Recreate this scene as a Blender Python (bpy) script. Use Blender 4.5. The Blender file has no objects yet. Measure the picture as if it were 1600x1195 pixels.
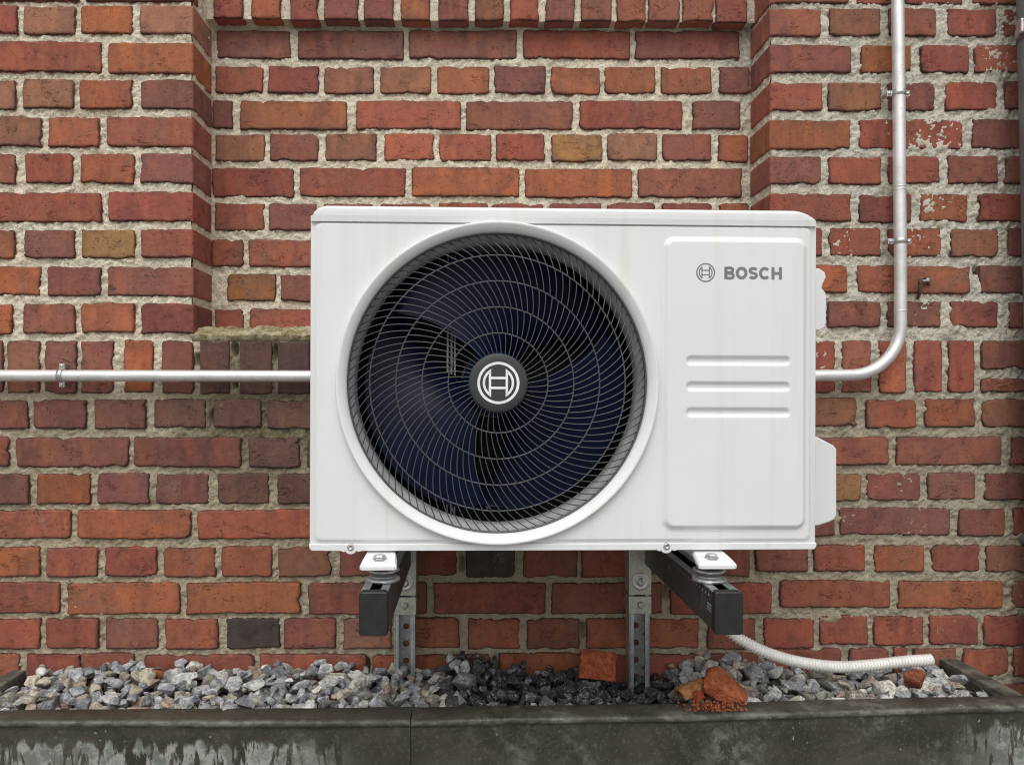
import bpy, bmesh, math, random
import numpy as np
from mathutils import Vector, Matrix, Euler
from mathutils.bvhtree import BVHTree

random.seed(7)
RNG = np.random.default_rng(11)
S = bpy.context.scene
COL = S.collection
R = math.radians
PI = math.pi

# ------------------------------------------------------------------ camera
CAM_H, DIST, FPX, YAW = 1.30, 1.667, 1200.0, R(0.8)
PU, PV = 751.8, 615.0                 # principal point in photo pixels
cam = bpy.data.cameras.new('camera')
cam.sensor_width = 36.0
cam.lens = FPX / 1600 * 36
cam.shift_x = (800 - PU) / 1600
cam.shift_y = (PV - 597.5) / 1600
cam.clip_start, cam.clip_end = 0.05, 500
camo = bpy.data.objects.new('camera', cam)
camo.location = (0, -DIST, CAM_H)
camo.rotation_euler = (R(90), 0, -YAW)
COL.objects.link(camo)
S.camera = camo

# ------------------------------------------------------------------ light
SUN_EL, SUN_AZ = 56, 188              # overcast: soft light from high up in front of the wall
W = bpy.data.worlds.new('World')
S.world = W
W.use_nodes = True
wn, wl = W.node_tree.nodes, W.node_tree.links
wn.clear()
sky = wn.new('ShaderNodeTexSky'); sky.sky_type = 'NISHITA'; sky.sun_disc = False
sky.sun_elevation = R(SUN_EL); sky.sun_rotation = R(SUN_AZ)
sky.air_density = 1.0; sky.dust_density = 4.0; sky.ozone_density = 1.0
hsv = wn.new('ShaderNodeHueSaturation'); hsv.inputs['Saturation'].default_value = 0.14
bg = wn.new('ShaderNodeBackground'); bg.inputs['Strength'].default_value = 0.13
wo = wn.new('ShaderNodeOutputWorld')
wl.new(sky.outputs[0], hsv.inputs['Color']); wl.new(hsv.outputs[0], bg.inputs[0]); wl.new(bg.outputs[0], wo.inputs[0])
sd = bpy.data.lights.new('sun', 'SUN')
sd.energy = 1.1; sd.angle = R(60); sd.color = (1.0, 0.97, 0.92)
so = bpy.data.objects.new('sun', sd)
az = R(SUN_AZ)
sdir = Vector((math.sin(az) * math.cos(R(SUN_EL)), math.cos(az) * math.cos(R(SUN_EL)), math.sin(R(SUN_EL))))
so.rotation_euler = sdir.to_track_quat('Z', 'Y').to_euler()
so.location = (0, -6, 8)
COL.objects.link(so)
S.view_settings.view_transform = 'Standard'
S.view_settings.look = 'None'
S.view_settings.gamma = 1
S.view_settings.use_curve_mapping = False
S.view_settings.exposure = 0.13
S.cycles.max_bounces = 8
S.cycles.filter_width = 1.1

# ------------------------------------------------------------------ measuring
def ray(u, v):
    a, b = (u - PU) / FPX, -(v - PV) / FPX
    c, s = math.cos(YAW), math.sin(YAW)
    return Vector((s + a * c, c - a * s, b))
def at(u, v, Y):                       # point of the photo on the vertical plane y = Y
    d = ray(u, v); t = (Y + DIST) / d.y
    return Vector((d.x * t, Y, CAM_H + d.z * t))
def on(u, v, z):                       # point of the photo on the level plane z
    d = ray(u, v); t = (z - CAM_H) / d.z
    return Vector((d.x * t, -DIST + d.y * t, z))

# ------------------------------------------------------------------ materials
class NT:
    def __init__(s, name):
        m = bpy.data.materials.new(name); m.use_nodes = True
        s.m = m; s.t = m.node_tree; s.t.nodes.clear()
        s.out = s.t.nodes.new('ShaderNodeOutputMaterial')
        s.b = s.t.nodes.new('ShaderNodeBsdfPrincipled')
        s.t.links.new(s.b.outputs[0], s.out.inputs[0])
    def set(s, node, key, val):
        inp = node.inputs[key]
        if isinstance(val, bpy.types.NodeSocket): s.t.links.new(val, inp)
        elif isinstance(val, (tuple, list)) and len(val) == 3 and inp.type == 'RGBA': inp.default_value = (*val, 1)
        else: inp.default_value = val
    def n(s, typ, out=0, props=None, **kw):
        nd = s.t.nodes.new(typ)
        for k, v in (props or {}).items(): setattr(nd, k, v)
        for k, v in kw.items():
            key = int(k[1:]) if k[0] == 'i' and k[1:].isdigit() else k.replace('_', ' ')
            s.set(nd, key, v)
        return nd.outputs[out]
    def math(s, op, a, b=0.0, c=0.0, clamp=False):
        return s.n('ShaderNodeMath', props={'operation': op, 'use_clamp': clamp}, i0=a, i1=b, i2=c)
    def vmath(s, op, a, b=(0, 0, 0)):
        nd = s.t.nodes.new('ShaderNodeVectorMath'); nd.operation = op
        s.set(nd, 0, a); s.set(nd, 1, b); return nd.outputs[0]
    def mix(s, f, a, b, blend='MIX'):
        nd = s.t.nodes.new('ShaderNodeMix'); nd.data_type = 'RGBA'; nd.blend_type = blend
        s.set(nd, 0, f); s.set(nd, 6, a); s.set(nd, 7, b); return nd.outputs[2]
    def step(s, v, lo, hi, a=0.0, b=1.0):
        nd = s.t.nodes.new('ShaderNodeMapRange'); nd.interpolation_type = 'SMOOTHSTEP'
        for i, x in enumerate((v, lo, hi, a, b)): s.set(nd, i, x)
        return nd.outputs[0]
    def noise(s, vec, scale, detail=4.0, rough=0.55, dist=0.0):
        return s.n('ShaderNodeTexNoise', Vector=vec, Scale=scale, Detail=detail, Roughness=rough, Distortion=dist)
    def pos(s): return s.n('ShaderNodeNewGeometry')
    def obj(s): return s.n('ShaderNodeTexCoord', out=3)
    def scale(s, vec, sc, rot=(0, 0, 0)):
        return s.n('ShaderNodeMapping', Vector=vec, Scale=sc, Rotation=rot)
    def bump(s, h, strength, dist, prev=None):
        kw = dict(Height=h, Strength=strength, Distance=dist)
        if prev is not None: kw['Normal'] = prev
        return s.n('ShaderNodeBump', **kw)
    def fin(s, color=None, rough=None, metal=None, normal=None, spec=None):
        for k, v in (('Base Color', color), ('Roughness', rough), ('Metallic', metal), ('Normal', normal), ('Specular IOR Level', spec)):
            if v is not None: s.set(s.b, k, v)
        return s.m

def plain(name, color, rough=0.5, metal=0.0, var=0.08, scale=40, bump=0.0):
    k = NT(name); p = k.obj()
    f = k.noise(p, scale, 4)
    c = k.mix(k.step(f, 0.35, 0.65), tuple(x * (1 - var) for x in color), tuple(min(1, x * (1 + var)) for x in color))
    r = k.math('ADD', rough - 0.05, k.math('MULTIPLY', f, 0.1))
    nrm = k.bump(f, bump, 0.001) if bump else None
    return k.fin(c, r, metal, nrm)

def brick_material(name, attr):
    k = NT(name); g = k.pos()
    oi = k.t.nodes.new('ShaderNodeObjectInfo')
    if attr:
        base = k.n('ShaderNodeAttribute', props={'attribute_name': 'col'}); p = g
    else:
        base = oi.outputs['Color']
        off = k.n('ShaderNodeCombineXYZ', X=k.math('MULTIPLY', oi.outputs['Random'], 31.0), Y=k.math('MULTIPLY', oi.outputs['Random'], 17.0), Z=k.math('MULTIPLY', oi.outputs['Random'], 53.0))
        p = k.vmath('ADD', g, off)
    edge = k.n('ShaderNodeAttribute', out=2, props={'attribute_name': 'edge'})
    n1 = k.noise(p, 13, 4, 0.6, 0.6)
    n2 = k.noise(p, 75, 6, 0.7)
    n3 = k.noise(k.scale(p, (1, 1, 0.45)), 22, 3, 0.5, 0.4)
    dark = k.mix(1.0, base, (0.66, 0.72, 0.82), 'MULTIPLY')
    c = k.mix(k.step(n1, 0.50, 0.72, 0, 0.85), base, dark)
    hot = k.mix(1.0, base, (1.22, 1.18, 1.0), 'MULTIPLY')
    c = k.mix(k.step(n3, 0.50, 0.66, 0, 0.85), c, hot)
    n4 = k.noise(k.scale(p, (1, 1, 0.16), (0, R(-8), 0)), 34, 4, 0.6)
    c = k.mix(k.step(n4, 0.50, 0.68, 0, 0.55), c, k.mix(1.0, base, (0.62, 0.66, 0.74), 'MULTIPLY'))
    # grey-brown weathering in broad patches that run across neighbouring bricks
    wth = k.math('MULTIPLY', k.step(k.noise(g, 5.5, 6, 0.68), 0.46, 0.66), k.step(k.noise(p, 34, 5, 0.7), 0.34, 0.62))
    c = k.mix(k.math('MULTIPLY', wth, 0.55), c, (0.215, 0.125, 0.090))
    # burnt, dirty arrises, plus a near-black rim painting the shaded gap to the mortar
    em = k.math('MULTIPLY', k.step(edge, 0.25, 1.0), k.step(k.noise(p, 30, 4, 0.65), 0.38, 0.62))
    c = k.mix(k.math('MULTIPLY', em, 0.62), c, (0.085, 0.055, 0.046))
    rim = k.math('MULTIPLY', k.step(edge, 0.70, 0.97), k.step(k.noise(p, 48, 4, 0.7), 0.34, 0.54))
    c = k.mix(k.math('MULTIPLY', rim, 0.88), c, (0.040, 0.026, 0.022))
    # mottling at grain size
    c = k.mix(k.step(n2, 0.42, 0.66, 0, 0.5), c, k.mix(1.0, c, (0.66, 0.62, 0.64), 'MULTIPLY'))
    c = k.mix(k.step(k.noise(p, 190, 3, 0.6), 0.56, 0.74, 0, 0.35), c, k.mix(1.0, c, (1.35, 1.4, 1.4), 'MULTIPLY'))
    # lime bloom and specks of mortar
    bl = k.math('MULTIPLY', k.step(k.noise(p, 18, 6, 0.72), 0.60, 0.78), 0.28)
    c = k.mix(bl, c, (0.42, 0.33, 0.28))
    spk = k.math('MULTIPLY', k.step(k.noise(p, 150, 2, 0.5), 0.75, 0.79), k.step(k.noise(p, 11, 2), 0.5, 0.6))
    c = k.mix(k.math('MULTIPLY', spk, 0.8), c, (0.55, 0.47, 0.38))
    # drag cracks and pits
    w = k.noise(k.scale(p, (26, 26, 70), (0, R(18), 0)), 1.0, 6, 0.7, 0.9)
    crack = k.math('SUBTRACT', 1.0, k.step(k.math('ABSOLUTE', k.math('SUBTRACT', w, 0.5)), 0.0, 0.014))
    crack = k.math('MULTIPLY', crack, k.step(k.noise(p, 24, 3), 0.55, 0.66))
    vo = k.n('ShaderNodeTexVoronoi', Vector=p, Scale=130.0, Randomness=1.0)
    pit = k.math('MULTIPLY', k.math('SUBTRACT', 1.0, k.step(vo, 0.10, 0.24)), k.step(k.noise(p, 34, 3), 0.50, 0.60))
    hole = k.math('MAXIMUM', k.math('MULTIPLY', crack, 0.85), pit)
    c = k.mix(k.math('MULTIPLY', hole, 0.72), c, (0.045, 0.026, 0.022))
    h = k.math('ADD', k.math('MULTIPLY', n2, 0.8), k.math('MULTIPLY', k.noise(p, 260, 4, 0.65), 0.55))
    h = k.math('SUBTRACT', h, k.math('MULTIPLY', hole, 0.8))
    nrm = k.bump(h, 0.85, 0.0020)
    return k.fin(c, 0.88, 0, nrm, 0.25)

def mortar_material():
    k = NT('mortar'); p = k.pos()
    sx = k.n('ShaderNodeSeparateXYZ', Vector=p); nd = sx.node
    side = k.step(k.math('ADD', nd.outputs[0], k.math('MULTIPLY', k.math('SUBTRACT', k.noise(p, 4, 3), 0.5), 0.9)), 0.45, 0.85)
    left = (0.86, 0.775, 0.60); right = (0.66, 0.625, 0.525)
    c = k.mix(side, left, right)
    c = k.mix(k.step(k.noise(p, 9, 4, 0.6), 0.48, 0.72, 0, 0.6), c, (0.60, 0.52, 0.37))
    g1 = k.noise(p, 230, 4, 0.75); g2 = k.noise(p, 60, 5, 0.65)
    c = k.mix(k.step(g1, 0.52, 0.70, 0, 0.7), c, (0.93, 0.87, 0.74))
    c = k.mix(k.step(g1, 0.47, 0.33, 0, 0.80), c, (0.27, 0.23, 0.16))
    c = k.mix(k.step(g2, 0.56, 0.74, 0, 0.5), c, (0.37, 0.32, 0.225))
    c = k.mix(k.step(k.noise(p, 26, 6, 0.72), 0.54, 0.70, 0, 0.6), c, (0.34, 0.29, 0.20))
    # darker, browner pointing low on the wall and mossy green patches round the sill
    low = k.step(k.math('ADD', nd.outputs[2], k.math('MULTIPLY', k.math('SUBTRACT', k.noise(p, 5, 4), 0.5), 0.5)), 1.45, 1.22)
    c = k.mix(k.math('MULTIPLY', low, 0.66), c, (0.30, 0.245, 0.15))
    moss = k.math('MULTIPLY', k.step(k.noise(p, 7, 5, 0.6), 0.60, 0.72), low)
    c = k.mix(k.math('MULTIPLY', moss, 0.5), c, (0.12, 0.12, 0.045))
    # mossy dark olive patch at the sill, carried down left of the unit
    sill_patch = k.math('MULTIPLY', k.step(k.math('ADD', nd.outputs[0], k.math('MULTIPLY', k.math('SUBTRACT', k.noise(p, 7, 4), 0.5), 0.3)), -0.70, -0.50), k.step(nd.outputs[0], 0.0, -0.2))
    sill_patch = k.math('MULTIPLY', sill_patch, k.math('MULTIPLY', k.step(k.math('ADD', nd.outputs[2], k.math('MULTIPLY', k.math('SUBTRACT', k.noise(p, 9, 4), 0.5), 0.25)), 1.02, 1.24), k.step(nd.outputs[2], 1.44, 1.40)))
    c = k.mix(k.math('MULTIPLY', sill_patch, 0.78), c, k.mix(k.step(g2, 0.4, 0.62), (0.05, 0.045, 0.022), (0.19, 0.165, 0.085)))
    h = k.math('ADD', g1, g2)
    return k.fin(c, 0.95, 0, k.bump(h, 1.0, 0.0045), 0.15)

def sill_material():
    k = NT('sill_mortar'); p = k.pos()
    g1 = k.noise(p, 150, 4, 0.7); g2 = k.noise(p, 26, 5, 0.65)
    c = k.mix(k.step(g2, 0.36, 0.6), (0.46, 0.40, 0.27), (0.22, 0.19, 0.09))
    c = k.mix(k.step(g1, 0.5, 0.68, 0, 0.7), c, (0.45, 0.42, 0.30))
    c = k.mix(k.step(g1, 0.46, 0.32, 0, 0.7), c, (0.07, 0.065, 0.03))
    return k.fin(c, 0.97, 0, k.bump(k.math('ADD', g1, g2), 1.0, 0.004), 0.1)

def stone_material(name, attr):
    k = NT(name); o = k.obj() if not attr else k.pos()
    oi = k.t.nodes.new('ShaderNodeObjectInfo')
    if attr:
        base = k.n('ShaderNodeAttribute', props={'attribute_name': 'col'}); p = o; sc = 1.0
    else:
        base = oi.outputs['Color']
        off = k.n('ShaderNodeCombineXYZ', X=k.math('MULTIPLY', oi.outputs['Random'], 41.0), Y=k.math('MULTIPLY', oi.outputs['Random'], 13.0), Z=k.math('MULTIPLY', oi.outputs['Random'], 7.0))
        p = k.vmath('ADD', k.pos(), off); sc = 1.0
    a = k.noise(p, 60, 6, 0.7, 0.8)
    c = k.mix(k.step(a, 0.36, 0.66), k.mix(1.0, base, (0.50, 0.52, 0.56), 'MULTIPLY'), k.mix(1.0, base, (1.3, 1.3, 1.28), 'MULTIPLY'))
    v = k.noise(p, 42, 4, 0.55, 1.6)
    vein = k.math('SUBTRACT', 1.0, k.step(k.math('ABSOLUTE', k.math('SUBTRACT', v, 0.5)), 0.004, 0.035))
    vein = k.math('MULTIPLY', vein, k.step(k.noise(p, 30, 3), 0.40, 0.55))
    c = k.mix(k.math('MULTIPLY', vein, 0.72), c, k.mix(0.5, k.mix(1.0, base, (2.0, 2.0, 2.0), 'MULTIPLY'), (0.55, 0.55, 0.54)))
    d = k.noise(p, 240, 3, 0.6)
    c = k.mix(k.step(d, 0.55, 0.72, 0, 0.5), c, k.mix(1.0, c, (0.5, 0.5, 0.5), 'MULTIPLY'))
    return k.fin(c, 0.72, 0, k.bump(k.math('ADD', a, k.math('MULTIPLY', d, 0.5)), 0.7, 0.0030), 0.35)

def trough_material():
    k = NT('weathered_zinc'); p = k.pos()
    s = k.n('ShaderNodeSeparateXYZ', Vector=p).node
    n1 = k.noise(p, 7, 6, 0.65, 0.4); n2 = k.noise(p, 45, 5, 0.7)
    c = k.mix(k.step(n1, 0.36, 0.66), (0.036, 0.034, 0.025), (0.070, 0.066, 0.051))
    c = k.mix(k.step(n2, 0.45, 0.70, 0, 0.5), c, (0.030, 0.028, 0.020))
    c = k.mix(k.step(k.noise(p, 170, 4, 0.7), 0.52, 0.70, 0, 0.55), c, (0.135, 0.130, 0.105))
    # pale zinc bloom: soft clouds in the middle, runs along the lower left, crust on the lip
    cl = k.math('MULTIPLY', k.step(k.noise(p, 4.6, 5, 0.7, 0.5), 0.50, 0.68), k.step(k.noise(p, 38, 7, 0.76, 0.3), 0.44, 0.60))
    c = k.mix(k.math('MULTIPLY', cl, 0.72), c, (0.22, 0.22, 0.195))
    wob = k.noise(k.scale(p, (1, 1, 0.2)), 30, 4, 0.6)
    runs = k.noise(k.scale(p, (1, 1, 0.22)), 52, 5, 0.66, 0.5)
    lim = k.math('ADD', k.math('MULTIPLY', wob, 0.11), 0.626)
    below = k.step(k.math('SUBTRACT', lim, s.outputs[2]), -0.004, 0.008)
    xm = k.math('MAXIMUM', k.step(s.outputs[0], -0.18, -0.36), k.step(s.outputs[0], 0.86, 1.02))
    rm = k.math('MULTIPLY', k.math('MULTIPLY', below, xm), k.step(runs, 0.44, 0.50))
    c = k.mix(k.math('MULTIPLY', rm, 0.85), c, k.mix(k.step(n2, 0.4, 0.6), (0.17, 0.185, 0.165), (0.36, 0.37, 0.345)))
    sp = k.math('MULTIPLY', k.step(k.noise(p, 95, 2, 0.5), 0.71, 0.75), k.step(k.noise(p, 6, 2), 0.45, 0.6))
    c = k.mix(k.math('MULTIPLY', sp, 0.8), c, (0.45, 0.44, 0.40))
    lip = k.math('MULTIPLY', k.step(s.outputs[2], 0.7085, 0.7125), k.step(s.outputs[2], 0.7255, 0.722))
    lip = k.math('MULTIPLY', lip, k.step(k.noise(k.scale(p, (1, 1, 2)), 22, 6, 0.72), 0.40, 0.66))
    c = k.mix(k.math('MULTIPLY', lip, 0.55), c, (0.25, 0.245, 0.215))
    h = k.math('ADD', k.math('MULTIPLY', n2, 0.5), n1)
    return k.fin(c, k.step(n1, 0.3, 0.7, 0.40, 0.6), 0.0, k.bump(h, 0.45, 0.003), 0.32)

def white_material():
    k = NT('white_paint'); o = k.obj()
    st = k.noise(k.scale(o, (34, 6, 1.3)), 1.0, 4, 0.6)
    big = k.noise(o, 3.5, 3)
    c = k.mix(k.step(st, 0.50, 0.72, 0, 0.8), (0.77, 0.785, 0.79), (0.715, 0.72, 0.685))
    fine = k.noise(k.scale(o, (150, 6, 5)), 1.0, 4, 0.65)
    c = k.mix(k.math('MULTIPLY', k.step(fine, 0.60, 0.75), k.step(k.noise(o, 9, 3), 0.48, 0.65)), c, (0.66, 0.66, 0.62))
    c = k.mix(k.step(big, 0.42, 0.66, 0, 0.25), c, (0.72, 0.72, 0.68))
    dots = k.math('MULTIPLY', k.step(k.noise(o, 120, 2), 0.75, 0.79), 0.25)
    c = k.mix(dots, c, (0.5, 0.49, 0.44))
    return k.fin(c, 0.36, 0, k.bump(k.noise(o, 420, 2), 0.05, 0.0006), 0.45)

def galvanised_material(name, tint, rough):
    k = NT(name); o = k.pos()
    v = k.n('ShaderNodeTexVoronoi', Vector=o, Scale=160.0); nd = v.node
    n = k.noise(o, 30, 5, 0.65)
    f = k.math('ADD', k.math('MULTIPLY', nd.outputs[0], 0.5), k.math('MULTIPLY', n, 0.7))
    c = k.mix(k.step(f, 0.35, 0.85), tuple(x * 0.72 for x in tint), tint)
    return k.fin(c, k.step(n, 0.3, 0.7, rough - 0.08, rough + 0.1), 0.75, k.bump(n, 0.1, 0.001))

def pipe_material():
    k = NT('aluminium_pipe'); o = k.pos()
    n = k.noise(o, 18, 6, 0.7); m = k.noise(o, 160, 3)
    c = k.mix(k.step(n, 0.40, 0.68), (0.84, 0.84, 0.83), (0.66, 0.66, 0.64))
    c = k.mix(k.step(m, 0.62, 0.72, 0, 0.4), c, (0.40, 0.39, 0.36))
    return k.fin(c, k.step(n, 0.3, 0.7, 0.34, 0.5), 0.6, k.bump(m, 0.06, 0.0008))

M = {}
M['brick'] = brick_material('fired_brick', False)
M['brick_far'] = brick_material('fired_brick_joined', True)
M['mortar'] = mortar_material()
M['sill'] = sill_material()
M['stone'] = stone_material('limestone', False)
M['stone_far'] = stone_material('limestone_joined', True)
M['zinc'] = trough_material()
M['white'] = white_material()
M['galv'] = galvanised_material('galvanised_steel', (0.60, 0.63, 0.63), 0.42)
M['galv_green'] = galvanised_material('passivated_steel', (0.56, 0.58, 0.50), 0.5)
M['rail'] = galvanised_material('shaded_steel', (0.15, 0.15, 0.15), 0.5)  # galvanised rail sides, their shade put into the darker colour
M['pipe'] = pipe_material()
M['black'] = plain('black_plastic', (0.020, 0.020, 0.020), 0.36, 0, 0.15, 60, 0.1)
M['wire'] = plain('black_wire', (0.070, 0.072, 0.076), 0.36)
M['cap'] = plain('charcoal_plastic', (0.034, 0.036, 0.036), 0.55)
M['mark'] = plain('white_print', (0.82, 0.82, 0.82), 0.5)
M['faint'] = plain('worn_print', (0.30, 0.30, 0.29), 0.6)
M['print'] = plain('grey_print', (0.19, 0.19, 0.19), 0.5)
M['shroud'] = plain('grey_shroud', (0.55, 0.55, 0.54), 0.42, 0, 0.12, 30)
M['blade'] = plain('navy_plastic', (0.0035, 0.0075, 0.028), 0.33)
M['blade'].node_tree.nodes['Principled BSDF'].inputs['Specular IOR Level'].default_value = 0.13
M['inside'] = plain('dark_inside', (0.014, 0.015, 0.022), 0.6)
M['bar'] = plain('motor_bracket', (0.45, 0.46, 0.48), 0.35, 0.7)
M['rubber'] = plain('rubber', (0.11, 0.11, 0.105), 0.7)
M['screw'] = plain('zinc_screw', (0.55, 0.55, 0.54), 0.35, 0.8)
M['hose'] = plain('ivory_hose', (0.80, 0.79, 0.755), 0.5, 0, 0.04, 40)
M['down'] = plain('grey_downpipe', (0.155, 0.165, 0.160), 0.5, 0, 0.12, 12, 0.1)
M['rust'] = plain('rusty_iron', (0.15, 0.085, 0.055), 0.85, 0, 0.4, 120, 0.6)
M['soil'] = plain('grit', (0.05, 0.048, 0.044), 0.95, 0, 0.5, 90, 0.8)
M['asphalt'] = plain('paving', (0.22, 0.215, 0.20), 0.9, 0, 0.25, 30, 0.5)
M['core'] = plain('wall_core', (0.16, 0.11, 0.08), 0.95)

# ------------------------------------------------------------------ mesh helpers
class MB:
    def __init__(s): s.v = []; s.f = []; s.sm = []
    def add(s, vs, fs, smooth=False):
        o = len(s.v); s.v += [tuple(p) for p in vs]
        s.f += [tuple(i + o for i in f) for f in fs]; s.sm += [smooth] * len(fs)
        return s
    def box(s, x0, x1, y0, y1, z0, z1, b=0.0, M4=None):
        bm = bmesh.new(); bmesh.ops.create_cube(bm, size=1)
        for v in bm.verts: v.co = Vector(((x0 + x1) / 2 + v.co.x * (x1 - x0), (y0 + y1) / 2 + v.co.y * (y1 - y0), (z0 + z1) / 2 + v.co.z * (z1 - z0)))
        if b: bmesh.ops.bevel(bm, geom=bm.edges[:], offset=b, segments=2, affect='EDGES', profile=0.6)
        return s.bm(bm, M4, bool(b))
    def bm(s, bm, M4=None, smooth=False):
        bm.verts.index_update()
        s.add([(M4 @ v.co) if M4 else v.co.copy() for v in bm.verts], [[v.index for v in f.verts] for f in bm.faces], False)
        bm.free(); return s
    def lathe(s, prof, c, axis='y', n=48, smooth=True, closed=False):
        vs = []; m = len(prof)
        for i in range(n):
            a = 2 * PI * i / n; ca, sa = math.cos(a), math.sin(a)
            for r, h in prof:
                if axis == 'y': vs.append((c[0] + r * ca, c[1] + h, c[2] + r * sa))
                elif axis == 'z': vs.append((c[0] + r * ca, c[1] + r * sa, c[2] + h))
                else: vs.append((c[0] + h, c[1] + r * ca, c[2] + r * sa))
        fs = []
        for i in range(n):
            j = (i + 1) % n
            for q in range(m if closed else m - 1):
                w = (q + 1) % m
                fs.append((i * m + q, j * m + q, j * m + w, i * m + w))
        return s.add(vs, fs, smooth)
    def tube(s, pts, rad, n=12, cap=True, smooth=True):
        pts = [Vector(p) for p in pts]; L = len(pts)
        if not hasattr(rad, '__len__'): rad = [rad] * L
        T = [(pts[min(i + 1, L - 1)] - pts[max(i - 1, 0)]).normalized() for i in range(L)]
        up = Vector((0, 0, 1)) if abs(T[0].z) < 0.9 else Vector((1, 0, 0))
        nrm = T[0].cross(up).normalized(); vs = []
        for i in range(L):
            nrm = (nrm - T[i] * nrm.dot(T[i])).normalized(); bn = T[i].cross(nrm)
            for q in range(n):
                a = 2 * PI * q / n
                vs.append(pts[i] + (nrm * math.cos(a) + bn * math.sin(a)) * rad[i])
        fs = [(i * n + q, i * n + (q + 1) % n, (i + 1) * n + (q + 1) % n, (i + 1) * n + q) for i in range(L - 1) for q in range(n)]
        s.add(vs, fs, smooth)
        if cap:
            s.add(vs[:n], [tuple(range(n))[::-1]]); s.add(vs[-n:], [tuple(range(n))])
        return s
    def prism(s, poly, y0, y1, b=0.0):
        """polygon in xz extruded along y; front edge (y0) eased by b"""
        n = len(poly); c = Vector((sum(p[0] for p in poly) / n, 0, sum(p[1] for p in poly) / n))
        area = sum(poly[i][0] * poly[(i + 1) % n][1] - poly[(i + 1) % n][0] * poly[i][1] for i in range(n))
        if area < 0: poly = poly[::-1]
        def inset(d):
            o = []
            for i in range(n):
                p0, p1, p2 = Vector(poly[i - 1]), Vector(poly[i]), Vector(poly[(i + 1) % n])
                e1, e2 = (p1 - p0).normalized(), (p2 - p1).normalized()
                n1, n2 = Vector((-e1.y, e1.x)), Vector((-e2.y, e2.x))
                m = (n1 + n2); k = d / max(0.3, m.length_squared / 2) if m.length else 0
                o.append(p1 + m * k * 0.5 * 1.0 if m.length else p1)
            return o
        rings = []
        if b:
            for q in (0, 1, 2, 3):
                a = q / 3 * PI / 2
                rings.append(([tuple(p) for p in inset(b * (1 - math.sin(a)) + 1e-6)], y0 + b * (1 - math.cos(a))))
        else: rings.append((poly, y0))
        rings.append((poly, y1))
        vs = [(p[0], y, p[1]) for r, y in rings for p in r]
        fs = []; sm = []
        for k in range(len(rings) - 1):
            for i in range(n):
                j = (i + 1) % n
                fs.append((k * n + i, k * n + j, (k + 1) * n + j, (k + 1) * n + i))
        s.add(vs, fs, False)
        s.add(vs[:n], [tuple(range(n))]); s.add(vs[-n:], [tuple(range(n))[::-1]])
        return s
    def ribbon(s, pts, w, y0, y1, closed=False):
        """flat stroke of width w in xz, from y0 (front) to y1"""
        P = [Vector(p) for p in pts]; n = len(P); A = []; B = []
        for i in range(n):
            if closed: a, c = P[i - 1], P[(i + 1) % n]
            else: a, c = P[max(i - 1, 0)], P[min(i + 1, n - 1)]
            e1 = (P[i] - a); e2 = (c - P[i])
            if e1.length < 1e-9: e1 = e2
            if e2.length < 1e-9: e2 = e1
            e1.normalize(); e2.normalize()
            n1, n2 = Vector((-e1.y, e1.x)), Vector((-e2.y, e2.x)); m = (n1 + n2).normalized()
            k = w / 2 / max(0.45, m.dot(n1))
            A.append(P[i] + m * k); B.append(P[i] - m * k)
        vs = [(p.x, y0, p.y) for p in A] + [(p.x, y0, p.y) for p in B] + [(p.x, y1, p.y) for p in A] + [(p.x, y1, p.y) for p in B]
        fs = []
        for i in range(n if closed else n - 1):
            j = (i + 1) % n
            fs += [(i, n + i, n + j, j), (i, j, 2 * n + j, 2 * n + i), (n + j, n + i, 3 * n + i, 3 * n + j)]
        return s.add(vs, fs)
    def mesh(s, name, mat):
        me = bpy.data.meshes.new(name); me.from_pydata(s.v, [], s.f)
        me.polygons.foreach_set('use_smooth', s.sm); me.materials.append(mat); me.update()
        return me
    def build(s, name, mat, parent=None, kind=None, recalc=True, loc=None):
        me = s.mesh(name, mat)
        if recalc:
            bm = bmesh.new(); bm.from_mesh(me); bmesh.ops.recalc_face_normals(bm, faces=bm.faces[:]); bm.to_mesh(me); bm.free()
        return link(name, me, parent, kind, loc)

def link(name, me, parent=None, kind=None, loc=None):
    o = bpy.data.objects.new(name, me); COL.objects.link(o)
    if parent: o.parent = parent
    if loc is not None: o.location = loc
    if kind: o['kind'] = kind
    return o
def thing(name, label, cat, loc=(0, 0, 0), rot=(0, 0, 0), group=None):
    o = bpy.data.objects.new(name, None); COL.objects.link(o)
    o.location = loc; o.rotation_euler = rot; o.empty_display_size = 0.1
    return tag(o, label, cat, group)
def tag(o, label, cat, group=None):
    o['label'] = label; o['category'] = cat
    if group: o['group'] = group
    return o
def grid_mesh(name, V, mask, mat, flip=False, smooth=True):
    """V: (ny,nx,3) vertices; mask: (ny-1,nx-1) quads kept"""
    ny, nx = V.shape[:2]
    idx = np.arange(ny * nx).reshape(ny, nx)
    q = np.stack([idx[:-1, :-1], idx[:-1, 1:], idx[1:, 1:], idx[1:, :-1]], -1)[mask]
    if flip: q = q[:, ::-1]
    used = np.unique(q); remap = np.zeros(ny * nx, np.int32); remap[used] = np.arange(len(used))
    q = remap[q]; vv = V.reshape(-1, 3)[used]
    me = bpy.data.meshes.new(name)
    me.vertices.add(len(vv)); me.vertices.foreach_set('co', vv.astype(np.float32).ravel())
    me.loops.add(q.size); me.loops.foreach_set('vertex_index', q.astype(np.int32).ravel())
    me.polygons.add(len(q)); me.polygons.foreach_set('loop_start', np.arange(0, q.size, 4, dtype=np.int32))
    me.polygons.foreach_set('use_smooth', np.full(len(q), smooth))
    me.materials.append(mat); me.update(calc_edges=True); me.validate()
    return me
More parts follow.
